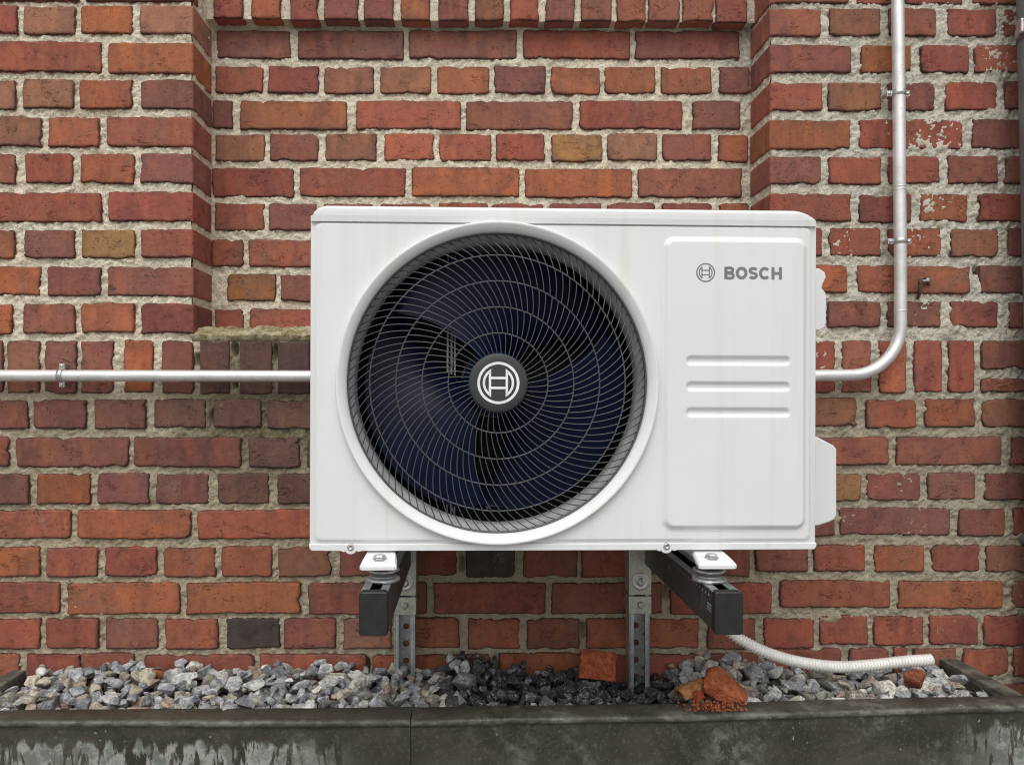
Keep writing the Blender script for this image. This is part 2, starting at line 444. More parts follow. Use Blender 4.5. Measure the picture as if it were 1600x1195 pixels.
def fnoise(ny, nx, cell, length, rough=2.0):
    """smooth unit noise on a grid; length = feature size in the units of cell"""
    f = np.fft.rfft2(RNG.standard_normal((ny, nx)))
    ky = np.fft.fftfreq(ny, cell)[:, None]; kx = np.fft.rfftfreq(nx, cell)[None]
    k = np.sqrt(kx ** 2 + ky ** 2) * length
    a = np.fft.irfft2(f * np.exp(-(k * 1.2) ** rough), (ny, nx))
    return a / a.std()

# ================================================================== SETTING
gm = MB().add([(-40, -60, 0), (40, -60, 0), (40, 20, 0), (-40, 20, 0)], [(0, 1, 2, 3)])
gr = gm.build('ground', M['asphalt']); gr['kind'] = 'structure'

# ================================================================== BRICK WALL
wall = thing('brick_wall', 'weathered red brick wall with a recessed niche behind the white outdoor unit', 'wall')
YF, YN, YL = 0.0, 0.12, 0.085         # front plane, niche plane, lintel plane
XL = at(302, 600, YF).x; XR = at(1203, 600, YF).x
ZS = at(700, 531, YF).z               # top of the sill course
ZT = 2.62                             # top of what is built
X0, X1, Z0 = -1.9, 2.05, 0.02

PAL = [((0.300, 0.098, 0.066), 5), ((0.272, 0.086, 0.062), 5), ((0.250, 0.098, 0.070), 3), ((0.236, 0.088, 0.068), 3), ((0.320, 0.112, 0.066), 3)]
PALW = [c for c, n in PAL for _ in range(n)]
TAN, OCH, ORG, PUR, DRK, BRN = (0.30, 0.150, 0.098), (0.30, 0.165, 0.078), (0.322, 0.112, 0.060), (0.222, 0.090, 0.072), (0.075, 0.063, 0.054), (0.255, 0.118, 0.076)
TONE = (1.16, 1.12, 1.07)
def bcol(c=None):
    c = c or random.choice(PALW); k = random.uniform(0.90, 1.10)
    return tuple(x * t * k * random.uniform(0.96, 1.04) for x, t in zip(c, TONE))

def smooth1(n, amp, it=2):
    a = np.array([random.uniform(-1, 1) for _ in range(n)])
    for _ in range(it): a = (np.roll(a, 1) + a * 2 + np.roll(a, -1)) / 4
    return a * amp
def brick_shape(w, h, depth, hard=(), step=0.0052, rough=1.0):
    """ragged brick centred on the origin, face towards -y; hard = sides ('l','r','b') kept straight"""
    hw, hh = w / 2, h / 2
    rad = [random.uniform(0.002, 0.007) for _ in range(4)]
    if random.random() < 0.25 * rough: rad[random.randrange(4)] = random.uniform(0.008, 0.015)
    pts = []
    cs = [(hw, -hh), (hw, hh), (-hw, hh), (-hw, -hh)]
    if 'r' in hard: rad[0] = rad[1] = 0.0015
    if 'l' in hard: rad[2] = rad[3] = 0.0015
    if 'b' in hard: rad[0] = rad[3] = 0.002
    for i in range(4):
        c = Vector(cs[i]); p = Vector(cs[i - 1]); nx = Vector(cs[(i + 1) % 4])
        din = (c - p).normalized(); dout = (nx - c).normalized()
        a = c - din * rad[i]; b = c + dout * rad[i]
        pts.append(a); pts.append(c - din * rad[i] * 0.3 + dout * rad[i] * 0.3); pts.append(b)
        e = nx - dout * rad[(i + 1) % 4]
        n = max(1, int((e - b).length / step))
        for q in range(1, n): pts.append(b.lerp(e, q / n))
    n = len(pts); j1 = smooth1(n, 0.0024 * rough, 4); j2 = smooth1(n, 0.0014 * rough, 0) * np.clip(0.55 + 0.6 * smooth1(n, 1.6, 6), 0.1, 1.6)
    # slow bow of the long edges
    bow = random.uniform(-0.002, 0.002); tilt = random.uniform(-0.012, 0.012)
    o = []
    for i, p in enumerate(pts):
        q = p.copy(); ax, az_ = abs(p.x) / hw, abs(p.y) / hh
        soft = 1.0
        if ('r' in hard and p.x > hw * 0.96) or ('l' in hard and p.x < -hw * 0.96) or ('b' in hard and p.y < -hh * 0.96): soft = 0.2
        d = j1[i] + j2[i]
        if az_ > 0.9: q.y += d * soft + bow * (1 - ax * ax) + tilt * p.x * 0.5 * soft
        if ax > 0.9 and soft == 1.0: q.x += d
        if ax > 0.9 and soft < 1.0: q.x += d * 0.2
        o.append(q)
    if rough > 0.5:
        for _ in range(random.choice((0, 1, 1, 2, 3))):   # chips along the arris, mostly the lower one
            i0 = random.randrange(n); L = random.randint(1, 3); dp = random.uniform(0.0015, 0.005)
            for d in range(-L, L + 1):
                i = (i0 + d) % n; v = o[i]
                if ('r' in hard and v.x > hw * .9) or ('l' in hard and v.x < -hw * .9): continue
                k = dp * (1 - abs(d) / (L + 1))
                if abs(v.y) / hh > 0.85: v.y -= math.copysign(k, v.y)
                elif abs(v.x) / hw > 0.9: v.x -= math.copysign(k, v.x)
    def ins(d): return [Vector((p.x * (1 - d / hw), p.y * (1 - d / hh))) for p in o]
    rings = [(ins(min(0.019, hh * 0.7)), 0.0, 0.0), (ins(0.0046), 0.0, 0.66), (ins(0.0014), 0.0009, 0.85), (o, 0.0036, 1.0), (o, 0.0066, 0.35), (o, depth, 0.12)]
    vs, ed = [], []
    for k, (r, y, e) in enumerate(rings):
        for p in r:
            vs.append((p.x, y + (random.uniform(-0.0004, 0.0004) if k == 2 else 0), p.y)); ed.append(e * (0.25 if ('r' in hard and p.x > hw * 0.9) or ('l' in hard and p.x < -hw * 0.9) else 1.0))
    fs = [tuple(range(n))]
    for k in range(len(rings) - 1):
        a, b = k * n, (k + 1) * n
        fs += [(a + i, b + i, b + (i + 1) % n, a + (i + 1) % n) for i in range(n)]
    return vs, fs, ed

class Far:                             # bricks beyond the frame and behind the unit, joined
    v = []; f = []; e = []; c = []
def put_brick(u0, u1, v0, v1, Y, col=None, depth=0.03, hard=(), far=False, xlim=None):
    a = at(u0, v1, Y); b = at(u1, v0, Y)
    x0, x1 = a.x, b.x
    if xlim: x0, x1 = max(x0, xlim[0]), min(x1, xlim[1])
    put_world(x0, x1, a.z, b.z, Y, col, depth, hard, far)
def put_world(x0, x1, z0, z1, Y, col=None, depth=0.03, hard=(), far=False):
    w, h = x1 - x0, z1 - z0
    if w < 0.006: return
    vs, fs, ed = brick_shape(w, h, depth, hard, 0.0052 if not far else 0.03, 1.0 if not far else 0.6)
    ctr = Vector(((x0 + x1) / 2, Y - random.uniform(-0.0005, 0.0028), (z0 + z1) / 2))
    c = bcol(col)
    if far:
        k = len(Far.v)
        Far.v += [(p[0] + ctr.x, p[1] + ctr.y, p[2] + ctr.z) for p in vs]
        Far.f += [tuple(i + k for i in f) for f in fs]; Far.e += ed; Far.c += [(*c, 1)] * len(vs)
        return
    me = bpy.data.meshes.new('brick'); me.from_pydata(vs, [], fs)
    n_ = len(vs) // 6
    me.polygons.foreach_set('use_smooth', [i > n_ for i in range(len(fs))])
    at_ = me.attributes.new('edge', 'FLOAT', 'POINT'); at_.data.foreach_set('value', ed)
    me.materials.append(M['brick']); me.update()
    o = link('brick', me, wall, None, ctr); o.color = (*c, 1)
    if random.random() < 0.7 and not hard: o.rotation_euler = (random.uniform(-.008, .008), random.uniform(-.006, .006), random.uniform(-.012, .012))

def row(Y, v0, v1, spans, cols=None, deep=None, u_shift=0):
    """spans: flat list of pixel pairs; cols: {index: colour}; deep: {index: 'l'/'r'} for quoins"""
    for i in range(len(spans) // 2):
        a, b = spans[2 * i], spans[2 * i + 1]
        j = random.uniform(-1.0, 1.0)
        hard = (deep or {}).get(i, ())
        put_brick(a, b, v0 + j, v1 + j, Y, (cols or {}).get(i), 0.118 if hard else 0.03, hard)

C = 302
# left pier
row(YF, 9, 53, [-55, 28, 36, 117, 126, 207, 218, C], {1: TAN, 2: ORG, 3: TAN}, {3: 'r'})
row(YF, 67, 114, [-20, 158, 168, C], {1: ORG}, {1: 'r'})
row(YF, 125, 170, [-58, 24, 35, 115, 124, 207, 219, C], {0: TAN, 1: TAN, 2: ORG, 3: PUR}, {3: 'r'})
row(YF, 183, 229, [-18, 65, 75, 155, 166, C], {0: BRN, 1: ORG}, {2: 'r'})
row(YF, 241, 287, [-58, 24, 38, 113, 125, 210, 219, C], {3: (0.21, 0.09, 0.075)}, {3: 'r'})
row(YF, 300, 346, [-20, 158, 169, C], None, {1: 'r'})
row(YF, 359, 403, [-58, 23, 37, 117, 127, 210, 220, C], {1: PUR, 2: OCH}, {3: 'r'})
row(YF, 417, 462, [-18, 64, 74, 158, 167, C], {0: ORG, 1: PUR}, {2: 'r'})
row(YF, 475, 521, [-60, 19, 36, 117, 127, 210, 220, C + 1], {3: (0.20, .072, .055)}, {3: 'r'})
# sill course of soldiers across the whole wall
row(YF, 532, 614, [-48, 4, 11, 61, 70, 120, 126, 177, 193, 239, 253, 302, 312, 358, 374, 424, 434, 484],
    {0: PUR, 1: BRN, 2: PUR, 3: PUR, 4: ORG, 5: (0.20, 0.08, 0.06), 6: (0.115, 0.058, 0.050), 7: (0.095, 0.054, 0.048), 8: (0.085, 0.052, 0.047)}, {6: 'lr', 7: 'lr', 8: 'lr'})
row(YF, 532, 613, [1260, 1306, 1316, 1362, 1373, 1417, 1428, 1472, 1482, 1523])
row(YF, 532, 577, [1533, 1612], {0: PUR}); row(YF, 590, 612, [1533, 1616])
# wall below the sill, left of / under / right of the unit: darker bricks in these courses
TONE = (0.88, 0.90, 0.91)
row(YF, 624, 669, [-38, 44, 53, 135, 147, 228, 240, 321, 333, 408, 417, 502], {1: PUR, 2: PUR, 3: (0.19, 0.095, 0.072), 4: (0.155, 0.078, 0.062), 5: (0.155, 0.078, 0.062)})
row(YF, 682, 729, [-160, 14, 24, 201, 208, 376, 388, 468, 480, 560], {2: (0.22, .082, .062), 3: (0.155, 0.078, 0.062), 4: (0.155, 0.078, 0.062)})
row(YF, 740, 788, [-40, 46, 57, 141, 152, 233, 243, 325, 340, 420, 433, 515], {0: PUR, 1: ORG, 2: PUR, 3: (0.21, .08, .062), 4: (0.17, 0.088, 0.064), 5: (0.155, 0.078, 0.062)})
TONE = (1.03, 1.01, 0.97)
row(YF, 796, 842, [-65, 110, 121, 299, 308, 498], {1: ORG})
row(YF, 854, 901, [-20, 62, 72, 153, 163, 244, 256, 337, 346, 425, 435, 518, 530, 618, 627, 714, 728, 805, 817, 902, 909, 988, 999, 1082, 1092, 1172], {0: ORG, 5: BRN, 8: DRK})
row(YF, 909, 959, [-82, 94, 104, 281, 291, 470, 482, 572, 580, 667, 678, 852, 862, 1035, 1047, 1206], {1: ORG, 2: ORG})
row(YF, 966, 1014, [-20, 63, 71, 154, 165, 246, 257, 341, 353, 437, 444, 525, 536, 612, 622, 718, 731, 812, 823, 905, 916, 1092, 1106, 1181, 1194, 1273], {4: DRK, 6: TAN})
row(YF, 1021, 1067, [-70, 30, 41, 125, 128, 210, 226, 397, 405, 573, 582, 765, 779, 950, 958, 1092, 1104, 1185], {5: ORG, 6: ORG})
row(YF, 1012, 1056, [1197, 1315, 1328, 1390, 1396, 1418, 1428, 1494, 1505, 1575, 1583, 1664], {2: ORG})
# right pier
TONE = (1.05, 1.01, 0.97)
C2 = 1203
row(YF, -38, 6, [C2, 1330, 1340, 1400, 1413, 1505, 1520, 1600], None, {0: 'l'})
row(YF, 14, 57, [C2, 1283, 1295, 1376, 1388, 1463, 1480, 1556, 1569, 1648], {1: BRN}, {0: 'l'})
row(YF, 71, 114, [C2, 1330, 1345, 1424, 1439, 1514, 1522, 1604], {1: OCH[:0] or (0.30, 0.115, 0.05)}, {0: 'l'})
row(YF, 129, 173, [C2, 1285, 1294, 1377, 1388, 1462, 1478, 1558, 1570, 1650], {1: BRN, 2: PUR}, {0: 'l'})
row(YF, 187, 232, [C2, 1329, 1342, 1506, 1519, 1690], {0: ORG, 2: PUR}, {0: 'l'})
row(YF, 244, 287, [C2, 1284, 1295, 1377, 1388, 1468, 1480, 1560, 1571, 1650], {0: PUR, 4: PUR}, {0: 'l'})
row(YF, 303, 346, [C2, 1330, 1343, 1425, 1438, 1513, 1529, 1612], None, {0: 'l'})
row(YF, 357, 401, [C2, 1285, 1297, 1377, 1389, 1471, 1486, 1561, 1575, 1655], {3: BRN, 4: PUR}, {0: 'l'})
row(YF, 415, 458, [C2, 1324, 1340, 1515, 1530, 1690], {2: PUR}, {0: 'l'})
row(YF, 471, 512, [C2, 1282, 1293, 1376, 1387, 1471, 1484, 1560, 1577, 1657], {2: PUR, 4: PUR}, {0: 'l'})
TONE = (0.95, 0.93, 0.91)
row(YF, 623, 668, [1264, 1339, 1353, 1432, 1444, 1524, 1535, 1620], {0: BRN, 2: ORG, 3: BRN})
row(YF, 681, 726, [1214, 1389, 1401, 1566, 1580, 1750], {2: PUR})
row(YF, 739, 782, [1270, 1347, 1354, 1438, 1450, 1524, 1539, 1620], {0: OCH, 1: PUR, 2: PUR, 3: PUR})
row(YF, 794, 837, [1222, 1305, 1312, 1485, 1498, 1570, 1584, 1664], {1: PUR})
row(YF, 851, 894, [1181, 1263, 1272, 1353, 1366, 1444, 1455, 1531, 1540, 1620], {4: BRN})
row(YF, 906, 950, [1218, 1392, 1403, 1566, 1582, 1750], {1: ORG})
row(YF, 961, 1008, [1281, 1357, 1366, 1444, 1453, 1529, 1537, 1620])
row(YF, 1068, 1112, [1560, 1640])
# niche
TONE = (1.12, 1.10, 1.07)
row(YN, 49, 92, [338, 454, 465, 631, 639, 807, 817, 985, 992, 1156], {0: PUR, 1: PUR, 2: PUR, 4: (0.22, .075, .06)})
row(YN, 104, 146, [336, 411, 418, 498, 506, 584, 594, 674, 683, 764, 772, 852, 861, 938, 945, 1024, 1033, 1112, 1122, 1172], {2: BRN, 3: BRN, 5: PUR, 6: ORG, 7: ORG, 9: PUR})
row(YN, 158, 202, [331, 363, 375, 542, 556, 720, 728, 895, 906, 1067, 1082, 1157], {0: PUR, 1: (0.29, 0.11, 0.06), 5: PUR})
row(YN, 210, 252, [336, 413, 421, 498, 508, 588, 600, 678, 686, 768, 775, 851, 862, 941, 949, 1027, 1035, 1112, 1123, 1170], {0: BRN, 2: BRN, 6: OCH, 7: TAN})
row(YN, 263, 308, [331, 459, 468, 633, 643, 812, 820, 988, 997, 1160], {2: ORG, 3: ORG})
row(YN, 318, 360, [335, 413, 420, 495, 505, 583, 594, 673, 685, 762, 770, 848, 858, 940, 948, 1024, 1035, 1112, 1122, 1170])
row(YN, 374, 416, [330, 380, 388, 555])
row(YN, 428, 470, [355, 431, 438, 515], {0: (0.30, 0.13, 0.055)})
row(YN, 483, 524, [335, 381, 390, 560])
# lintel of soldiers over the niche
lint = [333, 379, 393, 439, 453, 498, 506, 559, 568, 615, 626, 672, 685, 732, 742, 787, 797, 842, 852, 898, 908, 956, 964, 1009, 1013, 1062, 1067, 1115, 1119, 1168]
zb, zt = at(700, 33, YL).z, at(700, -48, YL).z
lc = {3: PUR, 7: (0.20, 0.088, 0.055), 9: PUR, 1: ORG, 5: ORG}
for i in range(len(lint) // 2):
    put_world(at(lint[2 * i], 0, YL).x, at(lint[2 * i + 1], 0, YL).x, zb + random.uniform(-.003, .003), zt, YL, lc.get(i), 0.036, 'b')

# bricks outside the frame and behind the unit, joined: only a look from the side shows them
def fill_row(Y, z0, z1, xa, xb, stretcher):
    x = xa + (random.uniform(0, 0.05) if stretcher else 0)
    while x < xb - 0.03:
        L = 0.243 if stretcher else 0.115
        e = min(x + L, xb)
        put_world(x, e, z0, z1, Y, None, 0.03, (), True); x = e + 0.013
prows = [(-220, -167), (-156, -112), (-97, -52), (-38, 6), (9, 53), (67, 114), (125, 170), (183, 229), (241, 287), (300, 346), (359, 403), (417, 462), (475, 521)]
lrows = [(624, 669), (682, 729), (740, 788), (796, 842), (854, 901), (909, 959), (966, 1014), (1021, 1067)]
LEFT = [-65, -30, -68, -28, -68, -30, -68, -28, -70]
for k, (a, b) in enumerate(prows):
    z0, z1 = at(700, b, YF).z, at(700, a, YF).z
    left_edge = at(LEFT[k - 4], 600, YF).x if k >= 4 else XL
    fill_row(YF, z0, z1, X0, left_edge, k % 2 == 1)
    if k == 3: fill_row(YF, z0, z1, at(1610, 0, YF).x, X1, True)
    elif k < 3: fill_row(YF, z0, z1, XR, X1, k % 2 == 1)
    else: fill_row(YF, z0, z1, at(1700, 600, YF).x, X1, k % 2 == 1)
    if k < 3: fill_row(YN - 0.035, z0 + 0.02, z1 + 0.02, XL + 0.02, XR - 0.02, k % 2 == 1)
for k, (a, b) in enumerate(lrows):
    z0, z1 = at(700, b, YF).z, at(700, a, YF).z
    fill_row(YF, z0, z1, X0, at(-90 if k % 2 == 0 else -170, 600, YF).x, k % 2 == 1)
    fill_row(YF, z0, z1, at(1672 if k % 2 == 0 else 1760, 600, YF).x, X1, k % 2 == 1)
    if k < 4: fill_row(YF, z0, z1, at((514, 572, 527, 510)[k], 600, YF).x, at(1205, 600, YF).x, k % 2 == 1)
x = X0
while x < at(-55, 600, YF).x - 0.06: put_world(x, x + 0.066, at(0, 614, YF).z, ZS, YF, None, 0.03, (), True); x += 0.082
for u in range(496, 1250, 61): put_brick(u, u + 49, 532, 614, YF, PUR, 0.118, 'lr', True)
x = at(1640, 600, YF).x
while x < X1 - 0.06: put_world(x, x + 0.066, at(0, 614, YF).z, ZS, YF, None, 0.03, (), True); x += 0.082
for k, (a, b, s_) in enumerate([(374, 416, 1), (428, 470, 0), (483, 524, 1)]):
    fill_row(YN, at(0, b, YN).z, at(0, a, YN).z, at((565, 525, 570)[k], 0, YN).x, XR - 0.004, s_)
z = at(700, 1078, YF).z; k = 0
while z > 0.07:
    fill_row(YF, z - 0.065, z, X0, X1, k % 2); z -= 0.079; k += 1
me = bpy.data.meshes.new('brickwork'); me.from_pydata(Far.v, [], Far.f)
me.polygons.foreach_set('use_smooth', [True] * len(Far.f))
a_ = me.attributes.new('edge', 'FLOAT', 'POINT'); a_.data.foreach_set('value', Far.e)
a_ = me.attributes.new('col', 'FLOAT_COLOR', 'POINT'); a_.data.foreach_set('color', np.array(Far.c, np.float32).ravel())
me.materials.append(M['brick_far']); me.update()
link('brickwork', me, wall, 'stuff')

# mortar: rough sheets a few millimetres behind the brick faces
def mortar_sheet(name, xa, xb, za, zb_, cell, Y, keep=None, right=False, base=0.0052):
    nx, nz = int((xb - xa) / cell) + 1, int((zb_ - za) / cell) + 1
    xs = np.linspace(xa, xb, nx); zs = np.linspace(za, zb_, nz)
    Xg, Zg = np.meshgrid(xs, zs)
    n = 0.0011 * fnoise(nz, nx, cell, 0.016) + 0.0014 * fnoise(nz, nx, cell, 0.0058) + 0.0009 * fnoise(nz, nx, cell, 0.06)
    rec = np.full_like(Xg, base)
    if right:                          # repointed and smeared nearly flush on the right
        f = np.clip((Xg + 0.10 * fnoise(nz, nx, cell, 0.12) - 0.70) / 0.25, 0, 1)
        rec = base - 0.0021 * f; n = n * (1 + 0.10 * f)
    for hu, hv_, ha, hb in ((366, 546, 5, 11), (429, 550, 5, 14), (307, 562, 5, 10), (366, 600, 4, 8), (489, 560, 4, 30), (1041, 925, 5, 12), (910, 988, 5, 14), (773, 1044, 5, 16), (573, 1045, 5, 16), (722, 880, 4, 12), (246, 640, 2.5, 14), (330, 650, 2.5, 12), (1527, 423, 4, 6), (1189, 380, 3, 4), (385, 535, 6, 4), (480, 1010, 7, 4)):
        c_ = at(hu, hv_, Y); q = ((Xg - c_.x) / (ha / 720)) ** 2 + ((Zg - c_.z) / (hb / 720)) ** 2
        if Y == YF: rec = rec + 0.026 * np.exp(-q ** 2)
    lim_ = 0.0010 - (0.0014 * f if right else 0)
    Yg = Y + np.maximum(rec + n, lim_)
    V = np.stack([Xg, Yg, Zg], -1)
    mask = np.ones((nz - 1, nx - 1), bool)
    if keep is not None:
        xc = (Xg[:-1, :-1] + Xg[1:, 1:]) / 2; zc = (Zg[:-1, :-1] + Zg[1:, 1:]) / 2
        mask = keep(xc, zc)
    return link(name, grid_mesh(name, V, mask, M['mortar']), wall)
inner = lambda x, z: ~((x > XL - 0.004) & (x < XR + 0.004) & (z > ZS - 0.002))
FX0, FX1, FZ0, FZ1 = -1.08, 1.26, 0.62, 2.20
mortar_sheet('mortar', FX0, FX1, FZ0, FZ1, 0.0034, YF, inner, True)
frame = lambda x, z: inner(x, z) & ~((x > FX0) & (x < FX1) & (z > FZ0) & (z < FZ1))
mortar_sheet('mortar', X0, X1, Z0, ZT, 0.014, YF + 0.001, frame)
mortar_sheet('mortar', XL - 0.03, XR + 0.03, ZS - 0.01, at(0, -10, YN).z, 0.0036, YN)
mortar_sheet('mortar', XL - 0.03, XR + 0.03, zb + 0.004, ZT, 0.006, YL, None, False, 0.007)
def reveal(x, sign):
    cell = 0.004; ny, nz = 36, int((ZT - ZS) / cell)
    ys = np.linspace(0.004, 0.14, ny); zs = np.linspace(ZS - 0.01, ZT, nz)
    Yg, Zg = np.meshgrid(ys, zs)
    n = 0.001 * fnoise(nz, ny, cell, 0.014) + 0.0007 * fnoise(nz, ny, cell, 0.006)
    V = np.stack([x + sign * (0.0035 + n), Yg, Zg], -1)
    link('mortar', grid_mesh('mortar', V, np.ones((nz - 1, ny - 1), bool), M['mortar'], flip=sign > 0), wall)
reveal(XL, -1); reveal(XR, 1)
# underside of the lintel
MB().box(XL - 0.02, XR + 0.02, YL + 0.008, YN + 0.03, zb + 0.0075, zb + 0.05).build('lintel_bed', M['mortar'], wall)
# mossy weathering bed on the sill, with the holes where mortar has dropped out below it
cell = 0.004; nx, ny = int((XR - XL + 0.02) / cell), 40
xs = np.linspace(XL - 0.006, XR + 0.006, nx); t = np.linspace(0, 1, ny)
Xg, Tg = np.meshgrid(xs, t)
zf, zbk = ZS + 0.0035, at(0, 513, YN).z
nn = 0.0022 * fnoise(ny, nx, cell, 0.04) + 0.0016 * fnoise(ny, nx, cell, 0.010)
Yg = -0.004 + Tg * 0.135 + 0.003 * fnoise(ny, nx, cell, 0.02) * (Tg < 0.3)
Zg = zf + (zbk - zf) * np.clip(Tg * 1.5, 0, 1) ** 0.55 * 0.95 + nn * np.clip(Tg * 8, 0, 1) * 1.2
first = Tg == 0
Yg[first] = 0.012; Zg[first] = zf - 0.007
V = np.stack([Xg, Yg, Zg], -1)
link('sill_mortar', grid_mesh('sill_mortar', V, np.ones((ny - 1, nx - 1), bool), M['sill']), wall)
# wall core behind the pointing
cm = MB()
cm.box(X0, XL - 0.02, 0.025, 0.36, Z0, ZT); cm.box(XR + 0.02, X1, 0.025, 0.36, Z0, ZT)
cm.box(XL - 0.019, XR + 0.019, 0.15, 0.36, ZS, ZT); cm.box(XL - 0.019, XR + 0.019, 0.04, 0.36, Z0, ZS - 0.03)
cm.build('core', M['core'], wall)

# ================================================================== TROUGH
ZR = CAM_H - 0.574                     # rim level
pl = thing('planter_trough', 'long dark weathered zinc trough full of gravel along the wall foot', 'planter')
XI0, XI1 = -0.929, 1.024
inn = [(-120, 1109), (300, 1106.5), (643, 1103), (1000, 1098), (1300, 1091.5), (1572, 1085)]
outp = [(-140, 1127), (300, 1127), (643, 1126), (1000, 1119), (1300, 1112), (1640, 1101)]
IN = [on(u, v, ZR) for u, v in inn]; OUT = [on(u, v, ZR - 0.002) for u, v in outp]
def lerp_line(L, x):
    for a, b in zip(L, L[1:]):
        if x <= b.x or b is L[-1]:
            return a.y + (b.y - a.y) * (x - a.x) / (b.x - a.x)
def trim(xa, xb, dy=0.0, dz=0.0):
    m = MB(); n = max(2, int((xb - xa) / 0.03)); rows_ = []
    for i in range(n + 1):
        x = xa + (xb - xa) * i / n
        yi, yo = lerp_line(IN, x), lerp_line(OUT, x) + dy
        w = 0.0012 * math.sin(x * 9 + 1) + 0.0007 * math.sin(x * 31)
        z = ZR + dz + w * 0.6
        pr = [(yi, z - 0.10), (yi, z - 0.0015), (yi - 0.0015, z), (yo + 0.008, z - 0.001)]
        for q in range(1, 7):
            a = PI / 2 + q / 6 * PI; r = 0.0065
            pr.append((yo + 0.0065 + r * math.cos(a), z - 0.001 - r + r * math.sin(a)))
        pr += [(yo + 0.0068, z - 0.018), (yo + 0.0075 + w, z - 0.05), (yo + 0.008 + w * 2, z - 0.10), (yo + 0.009, z - 0.3), (yo + 0.010, 0.0)]
        rows_.append([(x, p[0], p[1]) for p in pr])
    k = len(rows_[0]); vs = [p for r in rows_ for p in r]
    fs = [(i * k + j, (i + 1) * k + j, (i + 1) * k + j + 1, i * k + j + 1) for i in range(n) for j in range(k - 1)]
    m.add(vs, fs, True); return m
xs_ = on(643, 1115, ZR).x
trim(XI0 - 0.12, xs_ - 0.0007, 0.0, 0.0).build('trim_panel', M['zinc'], pl)
trim(xs_ + 0.0007, XI1 + 0.30, 0.0015, -0.0012).build('trim_panel', M['zinc'], pl)
MB().box(xs_ - 0.02, xs_ + 0.02, lerp_line(OUT, xs_) + 0.0135, lerp_line(OUT, xs_) + 0.016, 0, ZR - 0.015).build('joint_strip', M['zinc'], pl)
for xa, xb, yb in ((XI0 - 0.032, XI0, -0.045), (XI1, XI1 + 0.038, -0.004)):
    yf = lerp_line(IN, xa) + 0.003
    MB().box(xa, xb, yf, yb, ZR - 0.20, ZR - 0.0035, 0.003).build('end_rim', M['zinc'], pl)

# ================================================================== GRAVEL
gb = thing('gravel_bed', 'grey crushed limestone gravel heaped in the zinc trough under the unit', 'gravel bed')
# ballistic packing on a height map
cell = 0.004
gx0, gx1, gy0, gy1 = XI0 + 0.003, XI1 - 0.003, -0.285, -0.004
nx, ny = int((gx1 - gx0) / cell), int((gy1 - gy0) / cell)
gxs = gx0 + (np.arange(nx) + 0.5) * cell; gys = gy0 + (np.arange(ny) + 0.5) * cell
GX, GY = np.meshgrid(gxs, gys)
yin = np.interp(gxs, [p.x for p in IN], [p.y for p in IN])[None, :]
inside = GY > yin + 0.004
def hill(x, y, cx, cy, sx_, sy_, a): return a * np.exp(-((x - cx) / sx_) ** 2 - ((y - cy) / sy_) ** 2)
def target(x, y):
    tt = np.full_like(np.asarray(x, float), ZR - 0.010)
    tt = tt - 0.004 * np.clip((np.asarray(y) + 0.25) / 0.25, 0, 1)
    for u, v, a, s_ in ((470, 1030, 0.012, .12), (720, 1022, 0.026, .05), (760, 1040, .010, .09), (1120, 1022, 0.022, .05), (1150, 1035, .012, .12), (240, 1040, .012, .2), (1480, 1035, .008, .06)):
        p = at(u, v, -0.04); tt = tt + hill(x, y, p.x, p.y, s_, 0.07, a)
    p = at(990, 1075, -0.10); tt = tt - hill(x, y, p.x, p.y, 0.085, 0.12, 0.042)
    p = at(1050, 1085, -0.16); tt = tt - hill(x, y, p.x, p.y, 0.07, 0.08, 0.014)
    p = at(1560, 1080, -0.2); tt = tt - hill(x, y, p.x, p.y, 0.04, 0.1, 0.016)
    return tt
TG = target(GX, GY)
H = TG - 0.055
H[~inside] = 9
def stone_mesh(i, round_):
    rr = random.Random(100 + i); bm = bmesh.new()
    ax = (1.0, rr.uniform(0.62, 0.9), rr.uniform(0.45, 0.75))
    for k in range(22 if round_ else 13):
        while True:
            p = Vector((rr.uniform(-1, 1), rr.uniform(-1, 1), rr.uniform(-1, 1)))
            if 0.2 < p.length < 1: break
        p.normalize()
        if not round_: p = Vector([math.copysign(abs(c) ** 0.8, c) for c in p]) * rr.uniform(0.82, 1.08)
        bm.verts.new((p.x * ax[0], p.y * ax[1], p.z * ax[2]))
    r_ = bmesh.ops.convex_hull(bm, input=bm.verts[:])
    bmesh.ops.delete(bm, geom=[g for g in r_['geom_interior'] if isinstance(g, bmesh.types.BMVert)], context='VERTS')
    bmesh.ops.dissolve_limit(bm, angle_limit=R(14), verts=bm.verts[:], edges=bm.edges[:])
    bmesh.ops.bevel(bm, geom=bm.edges[:], offset=0.045 if not round_ else 0.12, segments=1, affect='EDGES')
    bmesh.ops.triangulate(bm, faces=bm.faces[:])
    bmesh.ops.recalc_face_normals(bm, faces=bm.faces[:])
    me_ = bpy.data.meshes.new('stone'); bm.to_mesh(me_); bm.free()
    me_.materials.append(M['stone']); return me_
SM = [stone_mesh(i, i % 7 == 0) for i in range(28)]
SV = [np.array([v.co for v in m_.vertices]) for m_ in SM]
SF = [[tuple(p.vertices) for p in m_.polygons] for m_ in SM]
SCOL = [(0.29, 0.30, 0.315)] * 6 + [(0.37, 0.378, 0.385)] * 6 + [(0.21, 0.22, 0.235)] * 4 + [(0.48, 0.48, 0.46)] * 2 + [(0.30, 0.275, 0.215)] * 3 + [(0.42, 0.375, 0.285)] * 2 + [(0.22, 0.21, 0.185)] * 2 + [(0.13, 0.135, 0.145)] * 2 + [(0.33, 0.24, 0.19), (0.55, 0.53, 0.48)]
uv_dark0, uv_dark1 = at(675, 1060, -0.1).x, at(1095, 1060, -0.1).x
stones = []
